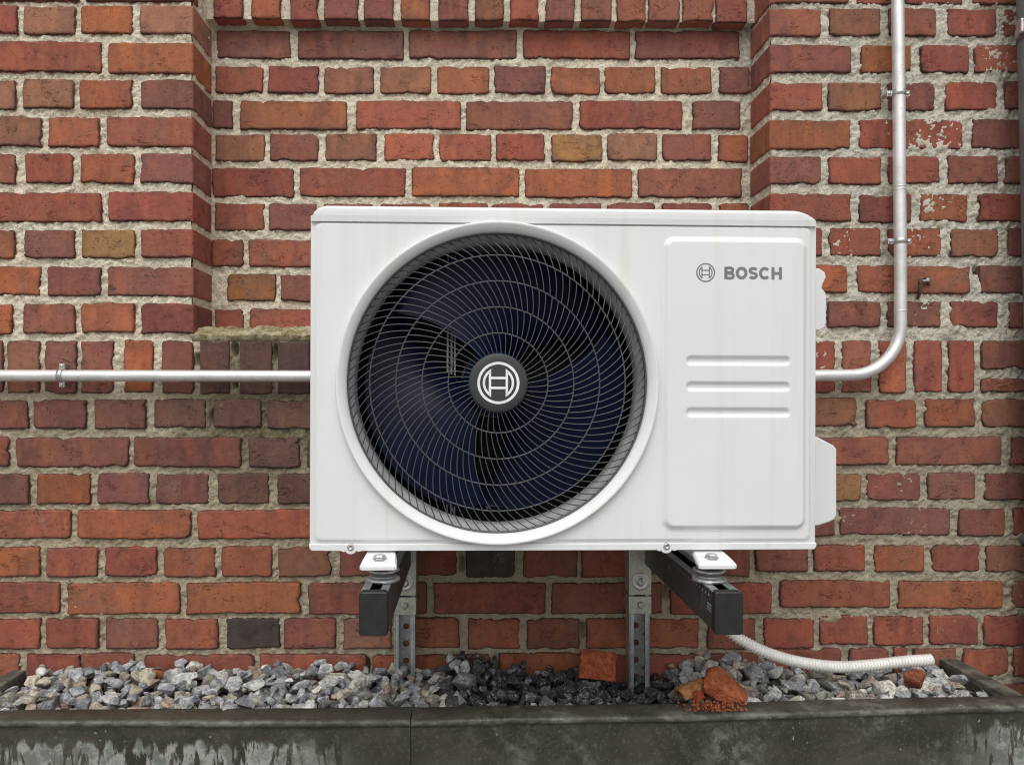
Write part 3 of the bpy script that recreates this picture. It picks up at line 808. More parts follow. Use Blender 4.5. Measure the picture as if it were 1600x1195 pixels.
cells = np.argwhere(inside)
for it in range(2600):
    cand = cells[RNG.integers(0, len(cells), 14)]
    de = TG[cand[:, 0], cand[:, 1]] - H[cand[:, 0], cand[:, 1]]
    j, i = cand[np.argmax(de)]; d = de.max()
    if d < 0.003 and it > 1500: continue
    r = float(np.clip(RNG.lognormal(math.log(0.0178), 0.34), 0.0085, 0.030))
    x, y = gxs[i], gys[j]
    if y > gy1 - r * 0.6: y = gy1 - r * 0.6
    k = random.randrange(len(SM))
    rot = Euler((random.uniform(-.6, .6), random.uniform(-.6, .6), random.uniform(0, 2 * PI))).to_matrix()
    if random.random() < 0.2: rot = Euler((random.uniform(0, 6), random.uniform(0, 6), random.uniform(0, 6))).to_matrix()
    P = SV[k] @ np.array(rot).T * r
    i0, i1 = max(0, int((x - r - gx0) / cell)), min(nx, int((x + r - gx0) / cell) + 2)
    j0, j1 = max(0, int((y - r - gy0) / cell)), min(ny, int((y + r - gy0) / cell) + 2)
    hx = P[:, 0].max() * 0.8; hy = P[:, 1].max() * 0.8; zlo, zhi = -P[:, 2].min(), P[:, 2].max()
    q = 1 - ((GX[j0:j1, i0:i1] - x) / hx) ** 2 - ((GY[j0:j1, i0:i1] - y) / hy) ** 2
    ok = (q > 0) & inside[j0:j1, i0:i1]
    if not ok.any(): continue
    low = np.sqrt(np.clip(q, 0, 1)) * zlo; top = np.sqrt(np.clip(q, 0, 1)) * zhi
    hz = H[j0:j1, i0:i1]
    z = float((hz + low)[ok].max()) - 0.30 * zlo
    if z + zhi > TG[min(j, ny - 1), i] + 0.013: continue
    hz[ok] = np.maximum(hz[ok], (z + top)[ok])
    c = random.choice(SCOL)
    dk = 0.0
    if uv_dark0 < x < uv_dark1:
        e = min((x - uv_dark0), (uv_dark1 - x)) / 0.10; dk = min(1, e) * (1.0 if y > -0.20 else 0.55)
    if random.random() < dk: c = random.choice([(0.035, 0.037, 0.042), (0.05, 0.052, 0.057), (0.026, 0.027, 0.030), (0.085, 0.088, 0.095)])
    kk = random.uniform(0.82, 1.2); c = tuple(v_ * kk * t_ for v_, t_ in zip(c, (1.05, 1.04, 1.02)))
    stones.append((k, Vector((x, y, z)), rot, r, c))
# rank by what the camera sees of each, keep the 300 largest as single stones
allv, allf, owner = [], [], []
for si, (k, p, rot, r, c) in enumerate(stones):
    o = len(allv); P = SV[k] @ np.array(rot).T * r + np.array(p)
    allv += [tuple(q) for q in P]; allf += [tuple(t_ + o for t_ in f) for f in SF[k]]; owner += [si] * len(SF[k])
tree = BVHTree.FromPolygons([Vector(v) for v in allv], allf)
seen = np.zeros(len(stones), int); cpos = Vector((0, -DIST, CAM_H))
for u in range(0, 1600, 5):
    for v in range(1000, 1112, 4):
        d = ray(u, v).normalized(); h_ = tree.ray_cast(cpos, d, 4)
        if h_[2] is not None: seen[owner[h_[2]]] += 1
order = np.argsort(-seen); single = set(int(i) for i in order[:296] if seen[i] > 0)
fv, ff, fc = [], [], []
for si, (k, p, rot, r, c) in enumerate(stones):
    if si in single:
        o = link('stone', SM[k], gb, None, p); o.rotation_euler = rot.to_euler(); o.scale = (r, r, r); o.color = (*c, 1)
    else:
        o = len(fv); P = SV[k] @ np.array(rot).T * r + np.array(p)
        fv += [tuple(q) for q in P]; ff += [tuple(t_ + o for t_ in f) for f in SF[k]]; fc += [(*c, 1)] * len(P)
me = bpy.data.meshes.new('fine_gravel'); me.from_pydata(fv, [], ff)
a_ = me.attributes.new('col', 'FLOAT_COLOR', 'POINT'); a_.data.foreach_set('color', np.array(fc, np.float32).ravel())
me.materials.append(M['stone_far']); me.update(); link('fine_gravel', me, gb, 'stuff')
# grit bed below the stones
Vg = np.stack([GX, GY, TG - 0.045 + 0.003 * fnoise(ny, nx, cell, 0.02)], -1)
link('grit_bed', grid_mesh('grit_bed', Vg, inside[:-1, :-1] & inside[1:, 1:] & inside[:-1, 1:] & inside[1:, :-1], M['soil']), gb, 'stuff')
def ground_z(x, y):
    i = int(np.clip((x - gx0) / cell, 0, nx - 1)); j = int(np.clip((y - gy0) / cell, 0, ny - 1))
    return float(H[j, i]) if H[j, i] < 5 else ZR

# ================================================================== OUTDOOR UNIT
PXM = 980.0                            # photo pixels per metre on the unit's front
YU = -0.443
UC = 880.5
def lx(u):
    u = u - 3.2 * math.exp(-((u - 1130) / 95) ** 2)
    return (u - UC) * (1 + 1.9e-5 * (u - UC)) / 968.0
def lz(v): return (861 - v) / PXM
ac = thing('air_conditioner', 'white outdoor air conditioner unit with a round black fan grille on wall brackets', 'air conditioner',
           at(UC, 860.5, YU), (0, R(0.2), R(1.0)))
FX, FZ = lx(778), lz(599)
RO, RI = 249.5 / PXM, 233.5 / PXM
xl, xr = lx(486.5), lx(1275)
# front panel: folded border, raised field, round opening
def rrect(x0, x1, z0, z1, r, n=6):
    o = []
    for cx, cz, a0 in ((x1 - r, z0 + r, -90), (x1 - r, z1 - r, 0), (x0 + r, z1 - r, 90), (x0 + r, z0 + r, 180)):
        for i in range(n + 1):
            a = R(a0 + 90 * i / n); o.append((cx + r * math.cos(a), cz + r * math.sin(a)))
    return o
zt_, zb_ = lz(349), lz(847)
bm = bmesh.new()
def ring_verts(pts, y): return [bm.verts.new((p[0], y, p[1])) for p in pts]
loops = [ring_verts(rrect(xl, xr, zb_ - 0.012, zt_ + 0.004, 0.004), 0.020), ring_verts(rrect(xl, xr, zb_ - 0.012, zt_ + 0.004, 0.004), 0.0075),
         ring_verts(rrect(xl + .0007, xr - .0007, zb_ - 0.0113, zt_ + 0.0033, 0.004), 0.0052), ring_verts(rrect(xl + .0022, xr - .0022, zb_ - 0.0098, zt_ + 0.002, 0.004), 0.0042),
         ring_verts(rrect(xl + .0075, xr - .0095, zb_, zt_ - 0.002, 0.009), 0.0040),
         ring_verts(rrect(xl + .0092, xr - .0112, zb_ + .0017, zt_ - 0.003, 0.009), 0.0018), ring_verts(rrect(xl + .0112, xr - .0132, zb_ + .0037, zt_ - 0.004, 0.009), 0.0003),
         ring_verts(rrect(xl + .0140, xr - .0160, zb_ + .0060, zt_ - 0.005, 0.009), 0.0)]
for a, b in zip(loops, loops[1:]):
    for i in range(len(a)):
        j = (i + 1) % len(a); f = bm.faces.new((a[i], a[j], b[j], b[i])); f.smooth = True
circ = [bm.verts.new((FX + (RO - .004) * math.cos(2 * PI * i / 96), 0, FZ + (RO - .004) * math.sin(2 * PI * i / 96))) for i in range(96)]
ed = []
for L in (loops[-1], circ):
    for i in range(len(L)):
        e = bm.edges.get((L[i], L[(i + 1) % len(L)])) or bm.edges.new((L[i], L[(i + 1) % len(L)])); ed.append(e)
bmesh.ops.triangle_fill(bm, use_beauty=True, use_dissolve=False, edges=ed, normal=(0, -1, 0))
ctr = Vector((FX, 0, FZ))
kill = [f for f in bm.faces if (f.calc_center_median() - ctr).length < RO - 0.02]
bmesh.ops.delete(bm, geom=kill, context='FACES')
bmesh.ops.recalc_face_normals(bm, faces=bm.faces[:])
me = bpy.data.meshes.new('front_panel'); bm.to_mesh(me); bm.free(); me.materials.append(M['white'])
link('front_panel', me, ac)
# casing shell behind it, open in front
D = 0.33
m = MB(); x0, x1, z0, z1 = xl + 0.002, xr - 0.002, 0.003, lz(340)
t_ = 0.002
m.box(x0, x0 + t_, 0.010, D, z0, z1); m.box(x1 - t_, x1, 0.010, D, z0, z1)
m.box(x0 + t_, x1 - t_, D - t_, D, z0, z1); m.box(x0 + t_, x1 - t_, 0.012, D - t_, z0, z0 + t_)
m.build('casing', M['white'], ac)
# bottom flange with two screw tabs
zf0, zf1 = lz(861), lz(849.5)
poly = [(xl, zf1), (xl, zf0 + .006), (xl + .004, zf0 + .001)]
for u in (551, 1042):
    c = lx(u)
    poly += [(c - .016, zf0 + .0005), (c - .010, zf0 - .002)] + [(c + .0095 * math.cos(a), zf0 + .003 + .0078 * math.sin(a)) for a in [R(200 + 14 * q) for q in range(11)]] + [(c + .012, zf0 - .001), (c + .018, zf0 + .0005)]
poly += [(xr - .004, zf0 + .001), (xr, zf0 + .006), (xr, zf1)]
MB().prism(poly, 0.0005, 0.014, 0.0022).build('base_flange', M['white'], ac)
for u in (551, 1042):
    o = MB().lathe([(0.0052, 0.0015), (0.0052, -0.0012), (0.0040, -0.0020), (0.0028, -0.0020), (0.0022, -0.0008), (0.0001, -0.0008)], (lx(u), 0.0, lz(854)), 'y', 20).build('screw', M['screw'], ac)
# lid
zl0, zl1 = lz(349.5), lz(323)
poly = [(lx(488), zl0), (lx(488), lz(342)), (lx(492), lz(340)), (lx(492.5), lz(333)), (lx(498), lz(327)), (lx(510), zl1), (lx(1243), zl1), (lx(1252), lz(324.5)), (lx(1262), lz(329)), (lx(1272), lz(337)), (lx(1273), lz(349.5))]
poly = poly[::-1]
front = [(lx(488), zl0), (lx(488), lz(342)), (lx(492), lz(340)), (lx(493), lz(338)), (lx(500), lz(335.5)), (lx(511), lz(334)), (lx(1242), lz(334)), (lx(1250), lz(335)), (lx(1259), lz(337)), (lx(1269), lz(341)), (lx(1273), lz(349.5))][::-1]
n_ = len(poly); m = MB()
ring0 = [(p[0], -.0018 + (.0012 if q in (0, n_ - 1) else 0), p[1]) for q, p in enumerate(front)]
ring1 = [((p[0] * .35 + f[0] * .65), -.0015, (p[1] * .35 + f[1] * .65)) for p, f in zip(poly, front)]
ring2 = [((p[0] * .80 + f[0] * .20), .0045, (p[1] * .80 + f[1] * .20)) for p, f in zip(poly, front)]
ring3 = [(p[0], .0110, p[1]) for p in poly]; ring4 = [(p[0], D + .004, p[1]) for p in poly]
vs = ring0 + ring1 + ring2 + ring3 + ring4
fs = [tuple(range(n_)), tuple(range(4 * n_, 5 * n_))] + [(k * n_ + i, k * n_ + (i + 1) % n_, (k + 1) * n_ + (i + 1) % n_, (k + 1) * n_ + i) for k in range(4) for i in range(n_)]
m.add(vs, fs); m.build('top_cover', M['white'], ac)
# raised service panel pressed in the sheet, three grooves
x0, x1, z0, z1 = lx(1033), lx(1259), lz(830), lz(367)
cl = 0.0013; nx_, nz_ = int((x1 - x0) / cl) + 1, int((z1 - z0) / cl) + 1
xs = np.linspace(x0, x1, nx_); zs = np.linspace(z0, z1, nz_); Xg, Zg = np.meshgrid(xs, zs)
def sdf_rr(X, Z, a, b, c, d, r):
    qx = np.abs(X - (a + b) / 2) - (b - a) / 2 + r; qz = np.abs(Z - (c + d) / 2) - (d - c) / 2 + r
    return np.hypot(np.maximum(qx, 0), np.maximum(qz, 0)) + np.minimum(np.maximum(qx, qz), 0) - r
def ss(v, a, b):
    t2 = np.clip((v - a) / (b - a), 0, 1); return t2 * t2 * (3 - 2 * t2)
sd_ = sdf_rr(Xg, Zg, x0, x1, z0, z1, 0.020)
hgt = 0.0060 * ss(-sd_, 0.0005, 0.0105)
for va, vb in ((554, 571), (594.5, 611.5), (635, 652)):
    g = sdf_rr(Xg, Zg, lx(1069), lx(1231.5), lz(vb), lz(va), 0.0085)
    hgt -= 0.0048 * ss(-g, 0.0, 0.0068)
V = np.stack([Xg, -0.0004 - hgt, Zg], -1)
link('service_panel', grid_mesh('service_panel', V, (sd_[:-1, :-1] < 0.0005), M['white']), ac)
# lettering on the panel
YP = -0.0064
def emblem(m, cx, cz, r, w, y0, y1):
    m.ribbon([(cx + (r - w / 2) * math.cos(2 * PI * i / 64), cz + (r - w / 2) * math.sin(2 * PI * i / 64)) for i in range(64)], w, y0, y1, True)
    ra = r * 0.75 - w / 2; xv = r * 0.40; w2 = w * 0.9
    for s_ in (-1, 1):
        a0 = math.acos(xv / ra)
        pts = [(cx + s_ * ra * math.cos(a), cz + ra * math.sin(a)) for a in np.linspace(-a0, a0, 25)]
        pts = [(cx + s_ * xv, cz + p_) for p_ in np.linspace(ra * math.sin(a0), -ra * math.sin(a0), 3)][:-1] + pts[:-1]
        m.ribbon(pts, w2, y0, y1, True)
    for s_ in (-1, 1):
        m.ribbon([(cx - xv, cz + s_ * r * 0.235), (cx + xv, cz + s_ * r * 0.235)], w2, y0 + 0.00005, y1)
m = MB(); emblem(m, lx(1100.7), lz(425), 14.8 / PXM, 1.9 / PXM, YP - 0.0004, YP + 0.0004)
m.build('emblem', M['print'], ac)
m = MB(); ww = 4.7
def px(pts): return [(lx(p[0]), lz(p[1])) for p in pts]
def arc(cx, cy, rx, ry, a0, a1, n=16): return [(cx + rx * math.cos(R(a)), cy - ry * math.sin(R(a))) for a in np.linspace(a0, a1, n)]
yt, yb_, h2 = 415.7, 435.0, ww / 2
ym = (yt + yb_) / 2
def strk(p, closed=False, dy=0.0, w=ww): m.ribbon(px(p), w / PXM, YP - 0.0004 - dy, YP + 0.0004, closed)
strk([(1132.3, yt), (1132.3, yb_)])                                                        # B
strk([(1132.3, yt + h2 * .9)] + arc(1138.8, (yt + ym) / 2 + .4, 4.4, 3.5, 90, -90, 12) + [(1132.3, ym - .1)], dy=.00006, w=4.1)
strk([(1132.3, ym - .1)] + arc(1139.4, (yb_ + ym) / 2 - .3, 4.6, 3.7, 90, -90, 12) + [(1132.3, yb_ - h2 * .9)], dy=.00012, w=4.1)
strk(arc(1156.4, ym, 6.6, 7.5, 0, 360, 41)[:-1], True)                                       # O
strk(arc(1174.2, yt + 5.6, 5.1, 3.4, 22, 200, 12)[:-1] + [(1170.2, 423.8), (1174.3, 425.3), (1178.5, 427.0)] + arc(1174.0, yb_ - 5.4, 5.0, 3.2, 10, -160, 12), w=4.4)  # S
strk(arc(1191.4, ym, 6.4, 7.5, 42, 318, 24))                                                 # C
strk([(1203.9, yt), (1203.9, yb_)]); strk([(1215.0, yt), (1215.0, yb_)]); strk([(1203.9, ym), (1215.0, ym)], dy=.00006, w=4.4)  # H
m.build('lettering', M['print'], ac)
# fan opening: bezel, shroud, fan, guard
m = MB(); m.lathe([(RO + .0018, 0.0035), (RO + .0018, -0.0085), (RO + .0012, -0.0104), (RO - .0002, -0.0112), (RO - .0020, -0.0110), (RO - .0034, -0.0104), (RO - .0080, -0.0072), (RI + .0030, -0.0028), (RI + .0016, 0.0010), (RI + .0012, 0.0140)], (FX, 0, FZ), 'y', 128)
m.build('fan_bezel', M['white'], ac)
m = MB()
m.lathe([(RI + .0025, 0.010), (RI + .0010, 0.016), (RI - .004, 0.040), (RI - .007, 0.066), (RI + .01, 0.074)], (FX, 0, FZ), 'y', 96)
m.build('fan_shroud', M['shroud'], ac)
m = MB(); m.box(xl + .004, xr - .004, 0.255, 0.262, 0.006, lz(352)); m.box(FX + .29, FX + .294, 0.03, 0.255, 0.006, lz(352))
for k in range(70): m.box(FX - .27 + k * .0077, FX - .27 + k * .0077 + .0012, 0.245, 0.255, 0.01, lz(356))
m.build('heat_exchanger', M['inside'], ac)
m = MB()
for u in (696, 703, 709): m.box(lx(u), lx(u) + .0032, 0.190, 0.20, 0.02, lz(365))
m.lathe([(0.001, .16), (.055, .16), (.06, .165), (.06, .24)], (FX, 0, FZ), 'y', 32)
m.build('motor_bracket', M['bar'], ac)
fan = link('fan', MB().lathe([(0.001, .045), (.040, .046), (.052, .055), (.056, .075), (.056, .135)], (0, 0, 0), 'y', 40).mesh('fan', M['blade']), ac, None, (FX, 0, FZ))
def blade_mesh():
    m = MB(); nr, na = 14, 22; top = []; bot = []
    for i in range(nr + 1):
        f = i / nr; r = 0.050 + f * (0.225 - 0.050)
        a0 = R(-20 - 34 * f ** 1.4); a1 = R(52 + 26 * f)
        for j in range(na + 1):
            g = j / na; a = a0 + (a1 - a0) * g
            rr = r if f < 0.99 else r * (1 - 0.09 * (2 * g - 1) ** 4)
            y = 0.138 - 0.080 * g ** 1.1 - 0.012 * math.sin(PI * g) + 0.01 * f
            top.append((rr * math.cos(a), y, rr * math.sin(a))); bot.append((rr * math.cos(a), y + 0.0028, rr * math.sin(a)))
    n = na + 1; q = [(i * n + j, i * n + j + 1, (i + 1) * n + j + 1, (i + 1) * n + j) for i in range(nr) for j in range(na)]
    m.add(top, q, True); m.add(bot, [f[::-1] for f in q], True)
    return m.mesh('fan_blade', M['blade'])
bmh = blade_mesh()
for k in range(3):
    o = link('fan_blade', bmh, fan); o.rotation_euler = (0, R(50 + 120 * k), 0)
# guard: dark hub with the emblem, four rings, curved wires
guard = link('fan_guard', MB().lathe([(RI + .0018, .004), (RI + .0018, .0085), (RI - .0012, .0085), (RI - .0012, .004)], (0, 0, 0), 'y', 128, closed=True).mesh('fan_guard', M['wire']), ac, None, (FX, 0, FZ))
def dome(r):
    rp = r * PXM
    y = -0.0075 + 0.0035 * (rp / 230) ** 2
    if rp > 190: y += 0.018 * ((rp - 190) / 42) ** 2
    return y
for rp in (77.5, 118, 158.5, 199):
    r = rp / PXM
    MB().tube([(r * math.cos(2 * PI * i / 96), dome(r) + 0.0014, r * math.sin(2 * PI * i / 96)) for i in range(97)], 0.00125, 6, False).build('guard_ring', M['wire'], guard)
def wire_pts(ra, rb, n):
    pts, th = [], 0.0; rs = np.linspace(ra, rb, n)
    for i, rp in enumerate(rs):
        if i:
            mid = (rs[i - 1] + rp) / 2; phi = R(float(np.interp(mid, [46, 62, 98, 138, 179, 215, 235], [7, 10, 18, 25, 32, 42, 46])))
            th += math.tan(phi) * (rp - rs[i - 1]) / mid
        pts.append((rp / PXM * math.cos(th), dome(rp), rp / PXM * math.sin(th)))
    return pts
dome_ = dome
def dome(rp): return dome_(rp / PXM)
inner_w = MB()
for ra, rb_, n_, ph, rad_ in ((44, 78, 47, 0.0, 0.00075), (77, 119, 65, 0.3, 0.00079), (117.5, 159, 84, 0.7, 0.00084), (158, 200, 92, 0.2, 0.00084), (198.5, 234, 98, 0.5, 0.00084)):
    wp = wire_pts(ra, rb_, 9)
    if rb_ < 130:                      # the short inner wires, joined
        for k in range(n_):
            a = 2 * PI * (k + ph) / n_; ca, sa = math.cos(a), math.sin(a)
            inner_w.tube([(p[0] * ca - p[2] * sa, p[1], p[0] * sa + p[2] * ca) for p in wp], rad_, 5, False)
    else:
        wm = MB().tube(wp, rad_, 5, False).mesh('guard_wire', M['wire'])
        for k in range(n_):
            o = link('guard_wire', wm, guard); o.rotation_euler = (0, -2 * PI * (k + ph) / n_, 0)
inner_w.build('inner_wires', M['wire'], guard, 'stuff', False)
MB().lathe([(0.0001, -.0125), (.036, -.0123), (.0440, -.0118), (.0466, -.0105), (.0470, -.0085), (.0470, -.003)], (0, 0, 0), 'y', 64).build('hub_cap', M['cap'], guard)
m = MB(); emblem(m, 0, 0, 32.6 / PXM, 4.1 / PXM, -0.0131, -0.0115); m.build('emblem', M['mark'], guard)
# side grip and valve cover on the right end
def sidepiece(name, pts, ya, yb, Yl, ease):
    """pts: silhouette in photo pixels, seen at depth ya behind the front"""
    inv = ac_inv
    poly = []
    for u, v in pts:
        p = inv @ at(u + (5 if u > 1276 else 0), v, YU + ya); poly.append((p.x, p.z))
    MB().prism(poly, ya, yb, ease).build(name, M['white'], ac)
bpy.context.view_layer.update()
ac_inv = ac.matrix_world.inverted()
sidepiece('valve_cover', [(1240, 683), (1277, 683), (1302, 696), (1307, 702), (1307, 806), (1303, 813), (1296, 817), (1277, 823), (1240, 823)], 0.11, 0.27, 0, 0.006)
sidepiece('side_grip', [(1240, 418), (1279, 418), (1288, 424), (1290, 432), (1285, 442), (1283, 449), (1289, 456), (1290, 462), (1290, 504), (1287, 511), (1280, 516), (1240, 516)], 0.09, 0.22, 0, 0.004)
# feet
for u0, u1, c, s_ in ((567, 628, 598, 1), (1078, 1142, 1107, -1)):
    a, b = lx(u0), lx(u1); yb2, yf2 = 0.012, -0.042
    zA, zB = -0.002, -0.0125
    zc = lambda y: zA + (zB - zA) * (yb2 - y) / (yb2 - yf2)
    tap = 0.008
    top = [(a + tap, yb2), (a + tap * .5, yf2 + .02), (a + .003, yf2 + .003), (a + .007, yf2), (b - .007, yf2), (b - .003, yf2 + .003), (b - tap * .5, yf2 + .02), (b - tap, yb2)]
    m = MB(); n = len(top)
    ins_ = [((p[0] - (a + b) / 2) * .90 + (a + b) / 2, p[1] + (.003 if p[1] < 0 else 0)) for p in top]
    vs = [(p[0], p[1], zc(p[1]) + .001) for p in ins_] + [(p[0], p[1], zc(p[1]) - .0025) for p in top] + [(p[0], p[1], zc(p[1]) - .0075) for p in top] + [(p[0], p[1], zc(p[1]) - .0075) for p in ins_]
    fs = [tuple(range(n))] + [(k * n + i, k * n + (i + 1) % n, (k + 1) * n + (i + 1) % n, (k + 1) * n + i) for k in range(3) for i in range(n)] + [tuple(range(3 * n, 4 * n))[::-1]]
    m.add(vs, fs, False)
    m.box(a + tap + .004, b - tap - .004, yb2, D - .02, -.014, -.0005)
    m.build('mounting_foot', M['white'], ac)
    MB().lathe([(.0001, .0062), (.0075, .0060), (.0095, .004), (.0098, .0008), (.0125, .0006), (.0125, -.001)], (lx(c), -0.019, zc(-.019) + .001), 'z', 6, False).build('foot_bolt', M['screw'], ac)

# ================================================================== WALL BRACKETS
def bracket(label, cu, cap_v0, cap_v1, Yfront, post_u, foot_c, ticks):
    p0 = at(cu, cap_v0, Yfront); p1 = at(cu, cap_v1, Yfront)
    zt2, zb2, xc = p0.z, p1.z, p0.x; hw = 0.0205
    t = thing('wall_bracket', label, 'bracket', (xc, 0, zt2), (0, 0, 0), 'steel brackets carrying the outdoor unit')
    h = zt2 - zb2; yf = Yfront + 0.012; yb2 = -0.006
    m = MB()                           # channel open on top between two lips
    m.box(-hw, -hw + .0028, yf, yb2, -h + .002, -.002, .0008); m.box(hw - .0028, hw, yf, yb2, -h + .002, -.002, .0008)
    m.box(-hw + .003, hw - .003, yf, yb2, -h + .002, -h + .0045)
    m.build('rail', M['rail'], t)
    m = MB(); m.box(-hw - .0003, -.0085, yf + .001, yb2 - .001, -.0030, -.0005, .0007); m.box(.0085, hw + .0003, yf + .001, yb2 - .001, -.0030, -.0005, .0007)
    m.build('rail_lip', M['galv'], t)
    MB().prism(rrect(-hw - .0012, hw + .0012, -h - .0012, .0012, .006), Yfront, yf + .004, .003).build('end_cap', M['black'], t)
    if ticks:
        m = MB()
        for k in range(15): m.box(-hw - .0006, -hw - .0001, yf + .022 + k * .0155, yf + .0236 + k * .0155, -.013, -.0095)
        for zz in range(3):
            for q in range(6): m.box(-hw - .0006, -hw - .0001, yf + .006 + q * .0042, yf + .006 + q * .0042 + random.uniform(.0014, .003), -.026 - zz * .0045, -.0242 - zz * .0045)
        m.box(-hw - .0006, -hw - .0001, yf + .245, yf + .262, -.020, -.0185); m.box(-hw - .0006, -hw - .0001, yf + .250, yf + .266, -.0255, -.024)
        m.build('scale_marks', M['faint'], t)
    # damper between rail and foot
    fx = at(foot_c, 900, YU + 0.004).x - xc; yd = YU + 0.004
    zfoot = 0.0215
    m = MB(); m.lathe([(.001, 0), (.0265, 0), (.0265, .004), (.0235, .0055), (.018, .0065), (.018, .009)], (fx, yd, 0.0002), 'z', 40); m.build('damper_plate', M['galv'], t)
    m = MB(); m.lathe([(.0175, .0065), (.020, .010), (.0195, .013), (.0215, .0150), (.0215, .0180), (.001, .018)], (fx, yd, 0.0008), 'z', 40); m.build('damper', M['rubber'], t)
    m = MB(); m.lathe([(.001, .0185), (.0255, .0185), (.0262, .0165), (.0235, .0150), (.0215, .0150)], (fx, yd, 0.0), 'z', 40); m.build('washer', M['screw'], t)
    # post against the wall: slotted strut with two clamping shoes
    yp = -0.044; a = at(post_u[0], 960, yp).x - xc; b = at(post_u[1], 960, yp).x - xc
    zv = lambda v: at(700, v, yp).z - zt2
    bot, mid = zv(1085), zv(861) + .09
    m = MB()
    m.box(a, a + .0025, yp, -.0035, bot, mid, .0007); m.box(b - .0025, b, yp, -.0035, bot, mid, .0007)
    m.box(a + .0028, a + .0095, yp - .0002, yp + .0024, bot, mid, .0007); m.box(b - .0095, b - .0028, yp - .0002, yp + .0024, bot, mid, .0007)
    m.build('post', M['galv'], t)
    # web with round holes
    bm = bmesh.new(); hv = (930, 958.5, 986, 1013.5, 1041, 1068)
    hz = [zv(v) - (zv(v) * 0.0) for v in hv]; hxc = (a + b) / 2; hr = .0068
    x0_, x1_ = a + .0027, b - .0027
    zt3, zb3 = mid, bot; cuts = [zb3] + [hz[i] + (hz[i - 1] - hz[i]) / 2 if i else zt3 for i in range(len(hz))][::-1]
    hz2 = hz[::-1]
    for i, zc_ in enumerate(hz2):
        za, zbb = cuts[i], cuts[i + 1]
        rect = []
        n_ = 20
        inner_ = [bm.verts.new((hxc + hr * math.cos(2 * PI * q / n_), -.0065, zc_ + hr * math.sin(2 * PI * q / n_))) for q in range(n_)]
        outer_ = []
        for q in range(n_):
            c_, s2 = math.cos(2 * PI * q / n_), math.sin(2 * PI * q / n_); k_ = max(abs(c_), abs(s2)); c_, s2 = c_ / k_, s2 / k_
            outer_.append(bm.verts.new((hxc + c_ * (x1_ - x0_) / 2, -.0065, zc_ + (s2 * (zbb - zc_) if s2 > 0 else s2 * (zc_ - za)))))
        for q in range(n_):
            w_ = (q + 1) % n_; bm.faces.new((inner_[q], inner_[w_], outer_[w_], outer_[q]))
    bmesh.ops.recalc_face_normals(bm, faces=bm.faces[:])
    MB().bm(bm).build('post_web', M['galv'], t)
    # shoes
    ys = yp - .003
    m = MB(); m.box(a - .0025, b + .0025, ys - .0028, ys, zv(959), zv(931.5), .001); m.box(a - .0025, a - .0002, ys + .0003, -.004, zv(959), zv(931.5)); m.box(b + .0002, b + .0025, ys + .0003, -.004, zv(959), zv(931.5))
    m.build('clamp_shoe', M['galv_green'], t)
    m = MB(); m.box(a - .0022, b + .0022, ys - .0034, ys - .0003, zv(929), mid, .001)
    m.box(a - .0022, a - .0002, ys + .0003, -.004, zv(929), mid); m.box(b + .0002, b + .0022, ys + .0003, -.004, zv(929), mid)
    m.build('clamp_shoe', M['galv_green'], t)
    hx = (a + b) / 2 + .001
    MB().lathe([(.0001, -.008), (.0052, -.0075), (.0075, -.0045), (.0080, -.0005), (.0105, -.0003), (.0105, .001)], (hx, ys - .0029, zv(944)), 'y', 6, False).build('bolt', M['galv_green'], t)
    MB().lathe([(.0185, .0012), (.0185, -.0006), (.0172, -.0014), (.0125, -.0014), (.012, -.0010), (.0075, -.0012), (.0072, -.0055), (.0060, -.0075), (.0040, -.0075), (.0032, -.0050), (.0001, -.0050)], (hx, ys - .0036, zv(908)), 'y', 24).build('bolt', M['screw'], t)
    return t
bracket('galvanised steel wall bracket with a black end cap under the fan end of the unit', 583, 926, 993, -0.517, (616, 648.5), 599, False)
bracket('galvanised steel wall bracket with a marked dark rail under the lettered end of the unit', 1139.5, 926, 991, -0.517, (983.5, 1015), 1108, True)

# ================================================================== CONDUITS
def clip(parent, c, along, r):
    """saddle clip round a pipe at c; along = 'x' or 'z'"""
    m = MB(); w = .0055
    pr = [(r + .0004, -w), (r + .0016, -w * .95), (r + .0014, -w * .3), (r + .0022, 0), (r + .0014, w * .3), (r + .0016, w * .95), (r + .0004, w)]
    m.lathe(pr, (0, 0, 0), along, 28)
    for s_ in (-1, 1):
        d0, d1 = r + .0002, r + .0125
        if along == 'z': m.box(min(s_ * d0, s_ * d1), max(s_ * d0, s_ * d1), .001, .003, -.0058, .0058, .0008)
        else: m.box(-.0058, .0058, .001, .003, min(s_ * d0, s_ * d1), max(s_ * d0, s_ * d1), .0008)
    o = m.build('pipe_clip', M['screw'], parent, None, True, c)
    for s_ in (-1, 1):
        off = (s_ * (r + .0075), .001, 0) if along == 'z' else (0, .001, s_ * (r + .0075))
        MB().lathe([(.0001, -.0026), (.0022, -.0026), (.0036, -.0012), (.0038, 0)], off, 'y', 14).build('screw', M['screw'], o)
        e = (off[0], .003, off[2])
        MB().box(e[0] - .0035, e[0] + .0035, .0032, .026, e[2] - .0035, e[2] + .0035).build('spacer', M['screw'], o)
YC = -0.028
t = thing('conduit', 'horizontal bright metal conduit running along the wall left of the unit', 'pipe', at(240, 587, YC), (0, 0, 0), 'metal conduits on the brick wall')
a = at(-420, 586.0, YC) - t.location; b = at(690, 588, YC) - t.location
MB().tube([a.lerp(b, i / 20) for i in range(21)], 0.0124, 24).build('pipe', M['pipe'], t)
clip(t, at(96, 586.3, YC) - t.location, 'x', 0.0124)
